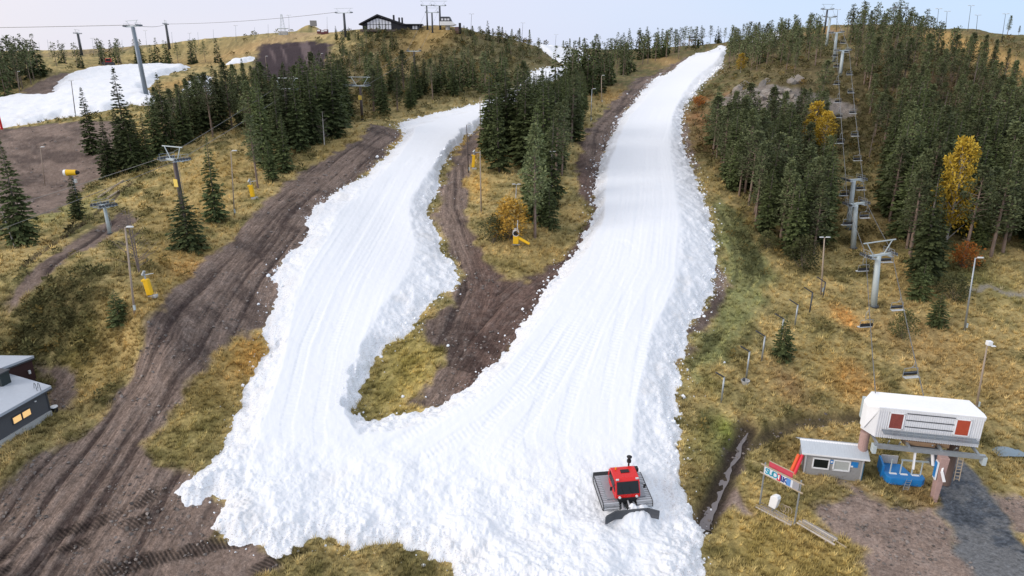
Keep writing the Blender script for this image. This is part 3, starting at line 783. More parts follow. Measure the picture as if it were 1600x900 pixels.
def clump_leaves(rs, cen, rad, n, size, flat=.6):
    p = rs.randn(n, 3); p /= np.linalg.norm(p, axis=1, keepdims=True)
    p *= (rs.rand(n, 1) ** .45)
    c = cen + p * rad * np.array([1, 1, flat])
    d = p * np.array([1, 1, .6]) + rs.randn(n, 3) * .45 + np.array([0, 0, .15])
    nr = rs.randn(n, 3) * .6 + np.array([0, 0, 1])
    ln = size * (.7 + .6 * rs.rand(n)); w = ln * (.42 + .25 * rs.rand(n))
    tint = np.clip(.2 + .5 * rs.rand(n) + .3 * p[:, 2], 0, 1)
    return c, d, nr, ln, w, tint

def make_pine(seed, bare=.4, R=.17, conical=.5):
    rs = np.random.RandomState(seed)
    root = thing('pine_tree', 'pine', 'tree')
    bx, by = rs.randn() * .012, rs.randn() * .012
    segs = [((0, 0, -.03), (bx, by, .45), .0145, .0105), ((bx, by, .45), (bx * 1.4, by * 1.2, .96), .0105, .002)]
    P = []
    nc = 34
    for i in range(nc):
        s = (i + rs.rand() * 1.5) / (nc + .5)
        z = bare + (1 - bare) * s * .97
        r = R * ((1 - s) ** conical) * (.35 + .75 * rs.rand()) * (.55 + s if s < .35 else 1)
        a = i * 2.4 + rs.randn() * .4
        P.append((np.array([math.cos(a) * r + bx, math.sin(a) * r + by, z + .12 * r]), (.034 + .034 * rs.rand()) * (1.25 - .6 * s)))
        segs.append(((bx, by, z - .25 * r), tuple(P[-1][0]), .0045, .0015))
    P.append((np.array([bx, by, .955]), .024)); P.append((np.array([bx, by, .985]), .014))
    for i in range(4):                                     # dead snags below the crown
        a = rs.rand() * 6.28; z = bare * (.5 + .5 * rs.rand())
        segs.append(((bx, by, z), (bx + math.cos(a) * .05, by + math.sin(a) * .05, z + .004), .003, .001))
    v, f = tubes(segs, 6)
    link_mesh('trunk', raw_mesh('trunk', v, f, M_PBARK, True), root)
    out = [clump_leaves(rs, c, r, 44, .026, .6) for c, r in P]
    C, D, N, L, W, T = [np.concatenate([o[k] for o in out]) for k in range(6)]
    v, f = kites(C, D, N, L, W)
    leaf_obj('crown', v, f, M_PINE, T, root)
    return parked(reg(root))

def make_leafy(seed, mat, name, label, R=.22, bare=.2, n=26, leaf=.035, per=60, bark=None, cr=.11, vert=True):
    rs = np.random.RandomState(seed)
    root = thing(name, label, 'tree' if 'tree' in name else 'bush')
    segs, P = [], []
    if vert:
        segs = [((0, 0, -.03), (.01, 0, .5), .016, .010), ((.01, 0, .5), (.0, .01, .93), .010, .002)]
    for i in range(n):
        s = (i + rs.rand()) / n
        z = bare + (.96 - bare) * s
        r = R * math.sin(math.pi * (0.18 + .78 * s)) ** .8 * (.4 + .7 * rs.rand())
        a = i * 2.4 + rs.randn() * .3
        c = np.array([math.cos(a) * r, math.sin(a) * r, z])
        P.append((c, cr * (.7 + .6 * rs.rand()) * (1.1 - .4 * s)))
        segs.append((((0, 0, max(-.02, z - .3 * r - .12)) if vert else (c[0] * .15, c[1] * .15, -.02)), tuple(c), .006, .0015))
    v, f = tubes(segs, 5)
    link_mesh('trunk' if vert else 'stem', raw_mesh('trunk', v, f, bark or M_BIRCH, True), root)
    out = [clump_leaves(rs, c, r, per, leaf, .85) for c, r in P]
    C, D, N, L, W, T = [np.concatenate([o[k] for o in out]) for k in range(6)]
    v, f = kites(C, D, N, L, W)
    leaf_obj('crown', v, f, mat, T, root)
    return parked(reg(root))

def make_bare(seed, name='bare_tree', bark=None, R=.16, nb=34, start=.2, stems=1, sub=7):
    rs = np.random.RandomState(seed)
    root = thing(name, 'bare tree', 'tree')
    segs, tw = [], []
    for q in range(stems):
        lx, ly = rs.randn(2) * (.05 if stems > 1 else .01)
        segs += [((lx * .3, ly * .3, -.03), (lx, ly, .5), .014, .009), ((lx, ly, .5), (lx * 1.3, ly * 1.3, .98), .009, .0015)]
        for i in range(nb // stems):
            z = start + (.95 - start) * rs.rand(); a = rs.rand() * 6.28
            L = R * (1.15 - z) * (.6 + .7 * rs.rand())
            p0 = np.array([lx, ly, z]); p1 = p0 + np.array([math.cos(a) * L, math.sin(a) * L, L * (.3 + .7 * rs.rand())])
            tw.append((p0, p1, .004, .0012))
            for k in range(sub):
                t_ = .25 + .75 * rs.rand(); p = p0 + (p1 - p0) * t_; a2 = a + rs.randn() * .8
                l2 = L * .45 * rs.rand() + .01
                tw.append((p, p + np.array([math.cos(a2) * l2, math.sin(a2) * l2, l2 * (rs.rand() - .1)]), .0016, .0007))
    v, f = tubes(segs, 6)
    link_mesh('trunk', raw_mesh('trunk', v, f, bark or M_BIRCH, True), root)
    v, f = tubes(tw, 3)
    link_mesh('crown', raw_mesh('twigs', v, f, M_TWIG), root)
    return parked(reg(root))

SPRUCE = [make_spruce(11, .145), make_spruce(12, .125, 32), make_spruce(13, .165, 30), make_spruce(14, .135, 28, gap=.1), make_spruce(15, .155, 31)]
YOUNG = make_spruce(16, .27, 22, gap=.02)
PINE = [make_pine(21, .30, .135, .75), make_pine(22, .36, .14, .7), make_pine(23, .26, .125, .95), make_pine(24, .42, .155, .55), make_pine(25, .2, .12, 1.0)]
BIRCH = make_leafy(31, M_YELLOW, 'birch_tree', 'yellow birch', R=.22, n=44, per=95, leaf=.032, cr=.085)
GOLDB = make_leafy(32, M_GOLDLEAF, 'golden_bush', 'golden bush', R=.46, bare=.18, n=30, leaf=.075, per=60, cr=.2, vert=False, bark=M_BARK)
RUSTB = make_leafy(33, M_RUSTLEAF, 'rust_bush', 'rust bush', R=.45, bare=.18, n=24, leaf=.07, per=55, cr=.2, vert=False, bark=M_BARK)
SHRUB = make_leafy(34, M_SHRUB, 'green_bush', 'green bush', R=.5, bare=.14, n=26, leaf=.075, per=55, cr=.22, vert=False, bark=M_BARK)
BARE = make_bare(41); BAREDENSE = make_bare(42, R=.3, nb=60, stems=3, bark=M_TWIG, start=.1); SNAG = make_bare(43, 'dead_tree', M_TWIG, .1, 26, .15, sub=3)

FIRST = {}
def plant(proto, px, py, top, label, group=None, fat=1.0, rs=random, xy=None, height=None, lean=None, snow=False):
    """stand a tree on the ground where the sight line meets it; its height comes from where its top shows"""
    if xy is None:
        xy = hit(px, py)[0]
    x_, y_ = float(xy[0]), float(xy[1])
    z_ = surface_z(x_, y_) if snow else ground_z(x_, y_)
    if height is None:
        hs = np.linspace(.3, 40, 900)
        pr = project(x_, y_, z_ + hs)[1]
        height = float(np.interp(-top, -pr, hs))
    a = rs.random() * 6.28
    if proto.name not in FIRST:                       # the first one of a kind is the prototype itself
        FIRST[proto.name] = 1
        o = proto
        o['label'] = label
        if group: o['group'] = group
    else:
        o = copy_thing(proto, (0, 0, 0), 0, 1, label, group)
    o.location = (x_, y_, z_ - .01 * height); o.rotation_euler = (rs.uniform(-.03, .03), rs.uniform(-.03, .03), a) if lean is None else (lean[0], lean[1], a * 0)
    o.scale = (height * fat, height * fat, height)
    return o
random.seed(5)
for p, b, tp, w, lab in [
    (38, 384, 218, 1.0, 'tall dark spruce at the left edge beside a white birch stem'),
    (122, 343, 268, 1.05, 'short dark spruce just below the yellow snow gun with a white muzzle'),
    (338, 346, 213, .95, 'lone dark spruce on the left slope beside the slim lamp pole'),
    (295, 387, 293, 1.2, 'young spruce at the foot of the dark lift pylon on the left slope'),
    (187, 503, 452, 1.3, 'small bushy spruce at the foot of the nearest wooden lamp pole'),
    (1222, 558, 493, 1.0, 'small round spruce standing among the bent fence posts'),
    (1435, 466, 408, 1.2, 'short dark spruce at the forest edge under the big spruce, right of the lift'),
    (1463, 507, 455, 1.15, 'small green spruce on the right meadow in front of the forest edge'),
    (1440, 442, 262, 1.15, 'biggest dark spruce at the edge of the forest right of the chairlift'),
    (858, 356, 288, 1.0, 'short dark spruce at the lower tip of the wooded wedge between the runs'),
    (205, 268, 104, 1.0, 'tall thin-crowned spruce standing before the upper left snow field'),
    (265, 236, 114, 1.05, 'tall spruce just right of the big grey pylon on the left'),
    (146, 240, 136, 1.1, 'spruce in front of the left end of the upper snow field'),
]:
    plant(YOUNG if tp > 285 else SPRUCE[random.randrange(5)], p, b, tp, lab, fat=w)
plant(PINE[0], 836, 372, 192, 'tall pine with a bare pale trunk in front of the wooded wedge between the runs', fat=1.05)
plant(PINE[1], 403, 294, 176, 'pine with a bare trunk behind the yellow padded lance on the left slope', fat=1.05)
plant(PINE[3], 1507, 402, 258, 'wide pine with a thin bare trunk behind the rust red bush', fat=1.25)
plant(PINE[2], 1180, 352, 222, 'grey-green pine at the left edge of the right-hand forest')
plant(BIRCH, 1478, 378, 210, 'tall yellow birch glowing among the dark spruces on the right', fat=.8)
plant(BIRCH, 1268, 232, 156, 'yellow birch on the slope below the pale cliff', fat=1.1)
plant(BIRCH, 1285, 240, 172, 'smaller yellow birch leaning beside the one below the cliff', fat=1.1)
plant(BIRCH, 1157, 113, 82, 'golden birch above the pale cliff beside the top of the run', fat=1.2)
plant(BIRCH, 766, 136, 114, 'tiny golden birch above the upper bend of the left run', fat=1.3)
plant(GOLDB, 797, 374, 312, 'big golden bush in front of the wooded wedge', fat=.95)
plant(RUSTB, 1505, 418, 380, 'rust red bush before the forest edge on the right', fat=1.2)
plant(RUSTB, 1092, 168, 150, 'rust brown bush at the edge of the run under the cliff', fat=1.5)
plant(SHRUB, 772, 380, 338, 'low dark green bush left of the golden bush', fat=.95)
plant(SHRUB, 1408, 528, 486, 'green bush on the meadow under the right-hand lift cable', fat=.8)
plant(SHRUB, 1255, 418, 372, 'broad green bush beside the tall lamp pole at the forest edge', fat=1.0)
plant(SHRUB, 1196, 388, 362, 'low green bush on the edge of the right-hand forest near the run', fat=1.2)
plant(SHRUB, 1490, 470, 430, 'dark bush right of the small spruces at the forest edge', fat=1.2)
plant(BARE, 24, 386, 298, 'white-stemmed bare birch at the left edge', lean=(0, -.12))
plant(BARE, 507, 228, 172, 'small bare birch in front of the dark spruces left of the run', fat=1.5)
plant(BAREDENSE, 218, 428, 322, 'grey leafless tree behind the nearest yellow padded lance', fat=.8)
plant(SNAG, 1357, 250, 190, 'dead grey tree under the chairlift on the upper hill')

for k, (p, b, tp, sp) in enumerate([(290,226,132,1),(300,204,122,0),(318,207,110,1),(333,214,113,0),(346,204,101,1),(363,201,97,0),(379,197,106,1),(246,244,150,1),(232,262,176,1),(425,282,214,1),(446,268,178,1)]):
    plant((SPRUCE if sp else PINE)[k % 5], p, b, tp, ('spruce' if sp else 'pine') + ' in the loose row above the dark pylon, ' + ('leftmost', 'second from left', 'third from left', 'fourth from left', 'fifth from left', 'sixth from left', 'seventh from left', 'lowest one left of the row', 'short one left of the row', 'small one near the road', 'tall one near the road')[k], 'row of trees above the dark pylon', fat=1.1)
def inside(px_poly):
    return G(px_poly)
def scatter(poly, n, mind, hr, picks, label, group, seed, *, fat=(.8, 1.25), clear=1.0):
    """random trees within an outline on the ground, kept off the snow, the roads and the lift line"""
    rs = random.Random(seed)
    W = inside(poly)
    lo, hi = W.min(0), W.max(0)
    cand = np.array([(rs.uniform(lo[0], hi[0]), rs.uniform(lo[1], hi[1])) for _ in range(n * 40)])
    ok = sdf(cand[:, 0], cand[:, 1], W, 5) > 0
    ok &= sdf(cand[:, 0], cand[:, 1], SNOW_OUT, 6) < -clear
    for p in SNOW_FAR + [DARKFIELD, GRAVEL]:
        ok &= sdf(cand[:, 0], cand[:, 1], p, 6) < -.5
    for p in DIRT + BALD:
        ok &= sdf(cand[:, 0], cand[:, 1], p, 6) < -.3
    for ln in KEEP_OFF:
        ok &= np.abs(along_line(cand[:, 0], cand[:, 1], ln)[0]) > 4.2
    cand = cand[ok]
    got = []; made = []
    for c in cand:
        if len(got) >= n: break
        if all((c[0] - g[0]) ** 2 + (c[1] - g[1]) ** 2 > mind * mind for g in PLANTED[-400:]):
            got.append(c); PLANTED.append(c)
            pr = picks[rs.randrange(len(picks))]
            if (pr in PINE or pr in SPRUCE) and c[1] > FAR_PINES:
                (FARP if pr in PINE else FARS).append((c[0], c[1], rs.uniform(*hr) * .95, rs.uniform(0, 6.28))); continue
            made.append(plant(pr, 0, 0, 0, label[pr.name.split('.')[0]], group[pr.name.split('.')[0]], xy=c, height=rs.uniform(*hr) * (1 - (.42 * float(sst(150, 205, c[1])) if seed == 1 else 0)), fat=rs.uniform(*fat) * (1.32 if pr in PINE else 1.08), rs=rs))
    # every tree its own label: its row from the front, then its place in that row
    by = {}
    for o in made: by.setdefault(o['label'], []).append(o)
    for lab, L in by.items():
        L.sort(key=lambda o: o.location.y)
        nrow = max(1, math.ceil(len(L) / 11))
        for r in range(nrow):
            row = L[r * len(L) // nrow:(r + 1) * len(L) // nrow]
            row.sort(key=lambda o: o.location.x / o.location.y)
            where = ['front row', 'second row', 'third row', 'fourth row', 'fifth row', 'sixth row', 'seventh row', 'eighth row', 'ninth row', 'tenth row'][r]
            for i, o in enumerate(row):
                if len(L) > 1:
                    o['label'] = f"{lab}, {'leftmost' if i == 0 else ORDN[i] + ' from left'}{' in ' + where if nrow > 1 else ''}"
    return len(got)
ORDN = ['first', 'second', 'third', 'fourth', 'fifth', 'sixth', 'seventh', 'eighth', 'ninth', 'tenth', 'eleventh', 'twelfth', 'thirteenth', 'fourteenth', 'fifteenth', 'sixteenth', 'seventeenth', 'eighteenth', 'nineteenth', 'twentieth']
PLANTED = []
BALD = [G([(1440,46),(1530,47),(1640,95),(1640,140),(1560,118),(1480,76)]), G([(648,48),(692,46),(668,110),(600,122),(622,85)]), G([(1148,128),(1175,116),(1260,125),(1262,172),(1200,180),(1150,165)]), G([(1458,380),(1458,420),(1500,420),(1500,380)]), G([(1245,232),(1245,290),(1305,290),(1305,232)])]
FARP = []; FARS = []
FAR_PINES = 236
KEEP_OFF = [G([(1440,620),(1408,500),(1385,430),(1350,350),(1335,270),(1325,190),(1318,120),(1305,75),(1292,50)]), G([(1362,620),(1365,500),(1350,430),(1330,350),(1320,270),(1312,190),(1308,120),(1298,75),(1288,50)])]
def LG(s, p, sg, pg):
    return dict(label={'spruce_tree': s, 'pine_tree': p, 'green_bush': s.replace('spruce', 'bush'), 'dead_tree': 'grey dead tree ' + s.split(' ', 1)[-1], 'bare_tree': 'grey bare tree ' + s.split(' ', 1)[-1]}, group={'spruce_tree': sg, 'pine_tree': pg, 'green_bush': 'bushes, ' + sg, 'dead_tree': 'dead trees, ' + sg, 'bare_tree': 'bare trees, ' + sg})
S5, P5 = SPRUCE, PINE
cnt = 0
cnt += scatter([(754,305),(757,240),(770,205),(825,160),(880,135),(938,125),(918,185),(898,240),(882,300),(868,350),(825,360),(785,342)], 92, 2.0, (13, 19.5), S5 * 4 + P5[:2], **LG('dark spruce in the wedge between the runs', 'grey-green pine in the wedge between the runs', 'spruces between the two runs', 'pines between the two runs'), seed=1, clear=2)
cnt += scatter([(870,140),(900,112),(960,86),(1060,74),(1045,92),(1005,108),(955,140),(915,170)], 60, 3.2, (11, 16), S5 + P5, **LG('dark spruce in the wood left of the upper run', 'pine in the wood left of the upper run', 'spruces in the upper wood', 'pines in the upper wood'), seed=2, clear=4)
cnt += scatter([(1010,80),(1060,72),(1130,66),(1175,62),(1130,68),(1080,78),(1040,90)], 22, 4, (9, 14), S5[:2] + P5, **LG('dark spruce on the ridge beside the upper run', 'dark pine on the ridge beside the upper run', 'spruces on the ridge', 'pines on the ridge'), seed=3, clear=3)
cnt += scatter([(385,262),(395,215),(450,180),(545,165),(548,205),(500,228),(455,258),(425,285)], 52, 2.6, (11.5, 17), S5 * 3 + P5[:2], **LG('dark spruce in the stand left of the runs', 'pine in the stand left of the runs', 'spruces left of the left run', 'pines left of the left run'), seed=4)
cnt += scatter([(330,180),(400,135),(470,140),(545,150),(540,170),(440,190),(380,215)], 44, 3.4, (5, 8.5), S5 * 2 + P5 * 2, **LG('spruce in the wood below the ploughed field', 'pine in the wood below the ploughed field', 'spruces below the ploughed field', 'pines below the ploughed field'), seed=5)
cnt += scatter([(565,190),(560,150),(640,128),(750,128),(800,118),(790,140),(730,152),(650,170)], 46, 3.4, (9, 14), S5 * 2 + P5 * 2, **LG('spruce at the foot of the lodge hill', 'pine at the foot of the lodge hill', 'spruces under the lodge hill', 'pines under the lodge hill'), seed=6, clear=3)
cnt += scatter([(515,125),(525,70),(560,55),(620,55),(630,90),(610,125),(560,140)], 34, 4.0, (5, 10), S5 + P5, **LG('small spruce on the slope below the lodge', 'small pine on the slope below the lodge', 'spruces on the lodge slope', 'pines on the lodge slope'), seed=7)
cnt += scatter([(690,110),(720,60),(790,62),(840,75),(850,100),(800,112),(740,122)], 34, 4.5, (5, 10), S5 + P5 * 2, **LG('small spruce on the heath right of the lodge', 'small pine on the heath right of the lodge', 'spruces on the heath right of the lodge', 'pines on the heath right of the lodge'), seed=8)
cnt += scatter([(-40,170),(-40,115),(60,112),(110,118),(60,140),(20,160)], 44, 3.2, (12, 17), P5 * 2 + S5, **LG('spruce in the wood at the upper left edge', 'pine in the wood at the upper left edge', 'spruces at the upper left edge', 'pines at the upper left edge'), seed=9)
cnt += scatter([(60,98),(180,98),(300,96),(400,92),(400,100),(300,102),(150,105),(90,110)], 30, 6.0, (8, 13), P5 + S5, **LG('far spruce behind the upper left snow field', 'far pine behind the upper left snow field', 'far spruces on the left', 'far pines on the left'), seed=10)
cnt += scatter([(230,240),(240,200),(330,165),(400,140),(400,180),(330,200),(300,225)], 40, 3.0, (8, 12.5), S5 + P5 * 2, **LG('spruce on the slope above the dark pylon', 'pine on the slope above the dark pylon', 'spruces above the dark pylon', 'pines above the dark pylon'), seed=11)
cnt += scatter([(150,285),(150,240),(230,230),(225,268),(190,280)], 8, 3.0, (8, 13), S5, **LG('spruce in the group by the dug slope', 'pine in the group by the dug slope', 'spruces at the dug slope', 'pines at the dug slope'), seed=12)
cnt += scatter([(1080,215),(1105,225),(1150,222),(1290,228),(1300,330),(1295,395),(1250,420),(1200,385),(1175,345),(1130,290)], 125, 2.2, (8.5, 15), S5 * 2 + P5 * 2, **LG('spruce in the forest left of the chairlift', 'pine in the forest left of the chairlift', 'spruces left of the chairlift', 'pines left of the chairlift'), seed=13, clear=5)
cnt += scatter([(1375,300),(1380,240),(1480,235),(1640,240),(1680,420),(1600,415),(1530,405),(1460,435),(1405,420),(1375,370)], 140, 2.5, (10, 18), S5 * 3 + P5 * 2, **LG('spruce in the forest right of the chairlift', 'pine in the forest right of the chairlift', 'spruces right of the chairlift', 'pines right of the chairlift'), seed=14)
cnt += scatter([(1132,108),(1140,76),(1200,60),(1290,50),(1290,110),(1240,115),(1190,118)], 110, 3.0, (9, 13), P5 * 4 + S5[:1], **LG('spruce above the pale cliff', 'thin pine above the pale cliff', 'spruces above the cliff', 'pines above the cliff'), seed=15)
cnt += scatter([(1318,150),(1310,62),(1330,46),(1430,46),(1480,75),(1600,130),(1640,180),(1600,240),(1500,240),(1380,235),(1340,200)], 190, 3.0, (8, 13), P5 * 5 + S5[:1] + [SNAG], **LG('spruce on the open hill right of the chairlift', 'thin pine on the open hill right of the chairlift', 'spruces on the open hill', 'pines on the open hill'), seed=16)
cnt += scatter([(1230,200),(1300,130),(1330,200),(1330,250),(1290,235)], 14, 4, (6, 11), P5, **LG('spruce on the slope under the chairlift', 'pine on the slope under the chairlift', 'spruces under the chairlift', 'pines under the chairlift'), seed=17)
def low_pine(seed):
    r_ = np.random.RandomState(seed)
    v, f = tubes([((0, 0, -.03), (0, 0, .9), .012, .003)], 4)
    P = []
    for i in range(15):
        q = (i + r_.rand() * .9) / 15.5; a = i * 2.4; r = .13 * (1 - q) ** .8 * (.4 + .7 * r_.rand())
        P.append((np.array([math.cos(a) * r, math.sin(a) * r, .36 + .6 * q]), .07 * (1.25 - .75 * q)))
    out = [clump_leaves(r_, c, r, 14, .05, .6) for c, r in P]
    C, D, N, L, W, T = [np.concatenate([o[k] for o in out]) for k in range(6)]
    v2, f2 = kites(C, D, N, L, W)
    return np.concatenate([v, v2]), np.concatenate([f, f2 + len(v)]), np.concatenate([np.full(len(v), -1.0), np.repeat(T, 4)])
def low_spruce(seed):
    r_ = np.random.RandomState(seed)
    v, f = tubes([((0, 0, -.03), (0, 0, .95), .012, .002)], 4)
    n = 230
    s = r_.rand(n) ** 1.25; a = r_.rand(n) * 6.283; q = .25 + .75 * r_.rand(n) ** .6
    R = .14 * (1 - s) ** .85 + .008
    c = np.column_stack([np.cos(a) * R * q * .6, np.sin(a) * R * q * .6, .05 + .93 * s - R * q * .3])
    d = np.column_stack([np.cos(a), np.sin(a), np.full(n, -.55)]) + r_.randn(n, 3) * .25
    v2, f2 = kites(c, d, np.array([0, 0, 1]) + r_.randn(n, 3) * .5, .03 + R * .55, .018 + R * .28)
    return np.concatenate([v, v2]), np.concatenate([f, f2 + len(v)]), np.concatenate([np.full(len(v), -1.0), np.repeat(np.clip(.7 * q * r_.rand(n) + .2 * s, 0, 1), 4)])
def grow_far(name, L, low_pine, dark, light, label):
    A = np.array(L); zz = ground(A[:, 0], A[:, 1], False)
    r_ = np.random.RandomState(3)
    Vs, Fs, Cs, k0 = [], [], [], 0
    for q in range(5):
        tv, tf, tt = low_pine(60 + q)
        for (x_, y_, h_, a_), z_ in zip(A[q::5], zz[q::5]):
            c, s_ = math.cos(a_), math.sin(a_)
            V = np.column_stack([(tv[:, 0] * c - tv[:, 1] * s_) * h_ * 1.3 + x_, (tv[:, 0] * s_ + tv[:, 1] * c) * h_ * 1.3 + y_, tv[:, 2] * h_ + z_])
            b = r_.uniform(.7, 1.3)
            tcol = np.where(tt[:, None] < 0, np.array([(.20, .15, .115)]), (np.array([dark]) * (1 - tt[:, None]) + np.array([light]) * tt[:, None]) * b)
            Vs.append(V); Fs.append(tf + k0); Cs.append(tcol); k0 += len(V)
    me = raw_mesh(name, np.concatenate(Vs), np.concatenate(Fs), M_FARP)
    set_col(me, 'col', np.concatenate(Cs))
    o = link_mesh(name, me); o['kind'] = 'stuff'; o['label'] = label
t = NT("far_pine_material"); t.base(t.attr('col').outputs['Color']); t.set(Roughness=.8, Specular_IOR_Level=.2); M_FARP = t.m
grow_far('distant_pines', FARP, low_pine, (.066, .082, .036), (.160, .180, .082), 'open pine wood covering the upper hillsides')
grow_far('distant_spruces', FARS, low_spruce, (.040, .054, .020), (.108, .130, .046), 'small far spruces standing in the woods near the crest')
print('far', len(FARP), len(FARS))
# the row along the skyline
for px, top, lab in [(1330,20,'first'),(1346,18,'second'),(1358,16,'third'),(1376,17,'fourth'),(1418,20,'fifth'),(1438,24,'sixth'),(1574,24,'seventh'),(1592,40,'eighth')]:
    plant(PINE[random.randrange(5)] if px != 1376 else SPRUCE[1], px, 52, top, f'dark tree on the right skyline, {lab} from the chairlift top', fat=1.3)
_rd = lambda L, w: {p: (ORDN[i] + ' from left ' if i else 'leftmost ') + w for i, p in enumerate(sorted(L))}
RIDGE = {**_rd([1262,1272,1230,1218,1196,1184,1178,1240], 'between right run and chairlift top'), **_rd([730,738,770,785,800,812,828], 'right of the lodge'), **_rd([880,890,896,905,926], 'behind the upper wood')}
for px, top in [(1262,30),(1272,33),(1230,38),(1218,38),(1196,36),(1184,34),(1178,38),(1240,36),(730,42),(738,40),(770,44),(785,42),(800,45),(812,44),(828,46),(880,63),(890,60),(896,66),(905,58),(926,62)]:
    plant(PINE[random.randrange(5)], px, {True: 62, False: 80}[px > 1100] if px > 860 else 64, top, 'small dark pine against the sky, ' + RIDGE[px], 'pines along the ridge against the sky', fat=1.15)
for px, top in [(526,40),(545,42),(560,46)]:
    plant(SPRUCE[random.randrange(5)], px, 62, top, 'small dark spruce against the sky left of the lodge, ' + {526: 'left', 545: 'middle', 560: 'right'}[px] + ' one', 'spruces on the skyline left of the lodge', fat=1.1)
print('trees', cnt)

# ------------------------------------------------------------------ what nobody could count: grass, heath shrubs, snow clods, stones
def replicate(name, tv, tf, pos, yaw, sc, mat, col=None, tint=None, label=None, zs=None):
    n = len(pos); k = len(tv)
    c, s = np.cos(yaw)[:, None], np.sin(yaw)[:, None]
    sc = sc[:, None]
    X = (tv[None, :, 0] * c - tv[None, :, 1] * s) * sc; Y = (tv[None, :, 0] * s + tv[None, :, 1] * c) * sc
    Z = tv[None, :, 2] * sc * (1 if zs is None else zs[:, None])
    V = np.stack([X + pos[:, 0:1], Y + pos[:, 1:2], Z + pos[:, 2:3]], -1).reshape(-1, 3)
    Fq = (tf[None] + (np.arange(n) * k)[:, None, None]).reshape(-1, tf.shape[1])
    me = raw_mesh(name, V, Fq, mat)
    if col is not None:
        set_col(me, 'col', np.repeat(col, k, 0))
    o = link_mesh(name, me); o['kind'] = 'stuff'
    if label: o['label'] = label
    return o
rs = np.random.RandomState(77)
t = NT("grass_material"); cc = t.attr('col').outputs['Color']
nz = t.noise(4.0, 2, .6, t.n('ShaderNodeNewGeometry').outputs['Position'])
t.base(t.scale(cc, t.rng(nz, .3, .7, .75, 1.25))); t.set(Roughness=.9, Specular_IOR_Level=.1); M_GRASS = t.m
def sample_view(n, x0, x1, y0, y1):
    px = rs.uniform(x0, x1, n); py = rs.uniform(y0, y1, n)
    return np.concatenate([hit(px[i:i + 4000], py[i:i + 4000]) for i in range(0, n, 4000)])
P = np.concatenate([sample_view(46000, -40, 1640, 330, 920), sample_view(16000, -40, 1640, 140, 330)])
zg, cg, _, axg, inf = ground(P[:, 0], P[:, 1])
keep = (axg[:, 2] > .55) & (snow_part(P[:, 0], P[:, 1])[1] < -.1) & (fbm(P[:, 0] * .5, P[:, 1] * .5, 301) + .25 * rs.rand(len(P)) > .42)
P, zg, cg = P[keep], zg[keep], cg[keep]
bl = []
for i in range(7):
    a = i * .9 + .3; r = .10
    bl.append([(math.cos(a + 1.57) * .035, math.sin(a + 1.57) * .035, -.03), (-math.cos(a + 1.57) * .035, -math.sin(a + 1.57) * .035, -.03), (math.cos(a) * (r + .16), math.sin(a) * (r + .16), .26 + .12 * ((i * 7) % 3) / 2)])
tv = np.array(bl).reshape(-1, 3); tf = np.arange(len(tv)).reshape(-1, 3)
sz = (.55 + .9 * rs.rand(len(P))) * (.75 + P[:, 1] / 130.0)
gc = cg * (.8 + .75 * rs.rand(len(P), 1)) * np.where(rs.rand(len(P), 1) < .25, 1.3, 1.0)
replicate("grass", tv, tf, np.column_stack([P, zg]), rs.rand(len(P)) * 6.28, sz, M_GRASS, col=gc, label='dry autumn grass tufts covering the slopes')
print('grass', len(P))
P = np.concatenate([sample_view(5200, 1060, 1640, 60, 430), sample_view(3600, 380, 860, 50, 200), sample_view(2200, -40, 520, 85, 300), sample_view(1500, -40, 300, 300, 640), sample_view(900, 1080, 1640, 400, 700)])
zg, cg, _, axg, inf = ground(P[:, 0], P[:, 1])
keep = (axg[:, 2] > .7) & (snow_part(P[:, 0], P[:, 1])[1] < -2) & (inf['dk'] < .2) & (cg.sum(1) < rs.uniform(.30, .62, len(P)) + np.where(P[:, 1] > 150, .04, 0))
P, zg, cg = P[keep], zg[keep], cg[keep]
C_, D_, N_, L_, W_, T_ = clump_leaves(np.random.RandomState(5), np.array([0, 0, .45]), .62, 26, .42, .8)
kv, kf = kites(C_, D_, N_, L_, W_)
sz = (.5 + .9 * rs.rand(len(P))) * (.6 + P[:, 1] / 320.0)
gc = (np.array([(.075, .075, .03)]) * .6 + cg * .45) * (.6 + .7 * rs.rand(len(P), 1)) + np.where(rs.rand(len(P), 1) < .12, 1.0, 0.0) * np.array([(.06, .025, .0)])
replicate("heath_shrubs", kv, kf, np.column_stack([P, zg]), rs.rand(len(P)) * 6.28, sz, M_GRASS, col=gc, label='low heath shrubs covering the hillsides')
print('shrubs', len(P))
# clods of snow along the edges, stones on the mud
import bmesh
def clod_template(seed, sub=1, jit=.25):
    bm = bmesh.new(); bmesh.ops.create_icosphere(bm, subdivisions=sub, radius=1.0)
    r_ = np.random.RandomState(seed)
    V = np.array([v.co[:] for v in bm.verts]); V *= 1 + jit * r_.randn(len(V), 1); V[:, 2] *= .72
    Fq = np.array([[v.index for v in f.verts] for f in bm.faces]); bm.free()
    return V, Fq
edge = np.concatenate([SNOW_OUT, SNOW_OUT[:1]])
seg = np.diff(edge, axis=0); sl = np.hypot(seg[:, 0], seg[:, 1]); cs = np.concatenate([[0], np.cumsum(sl)])
pts_ = []
u = rs.uniform(0, cs[-1], 26000)
k = np.clip(np.searchsorted(cs, u) - 1, 0, len(seg) - 1); f_ = (u - cs[k]) / sl[k]
P = edge[k] + seg[k] * f_[:, None]
off = np.where(rs.rand(len(P)) < .7, rs.randn(len(P)) * .9 - .1, rs.exponential(2.2, len(P)))
nrm = np.stack([seg[k][:, 1], -seg[k][:, 0]], -1) / sl[k][:, None]
P = P + nrm * off[:, None] * np.where(rs.rand(len(P), 1) < .5, 1, -1) + rs.randn(len(P), 2) * .3
rt = P[:, 0] / P[:, 1]
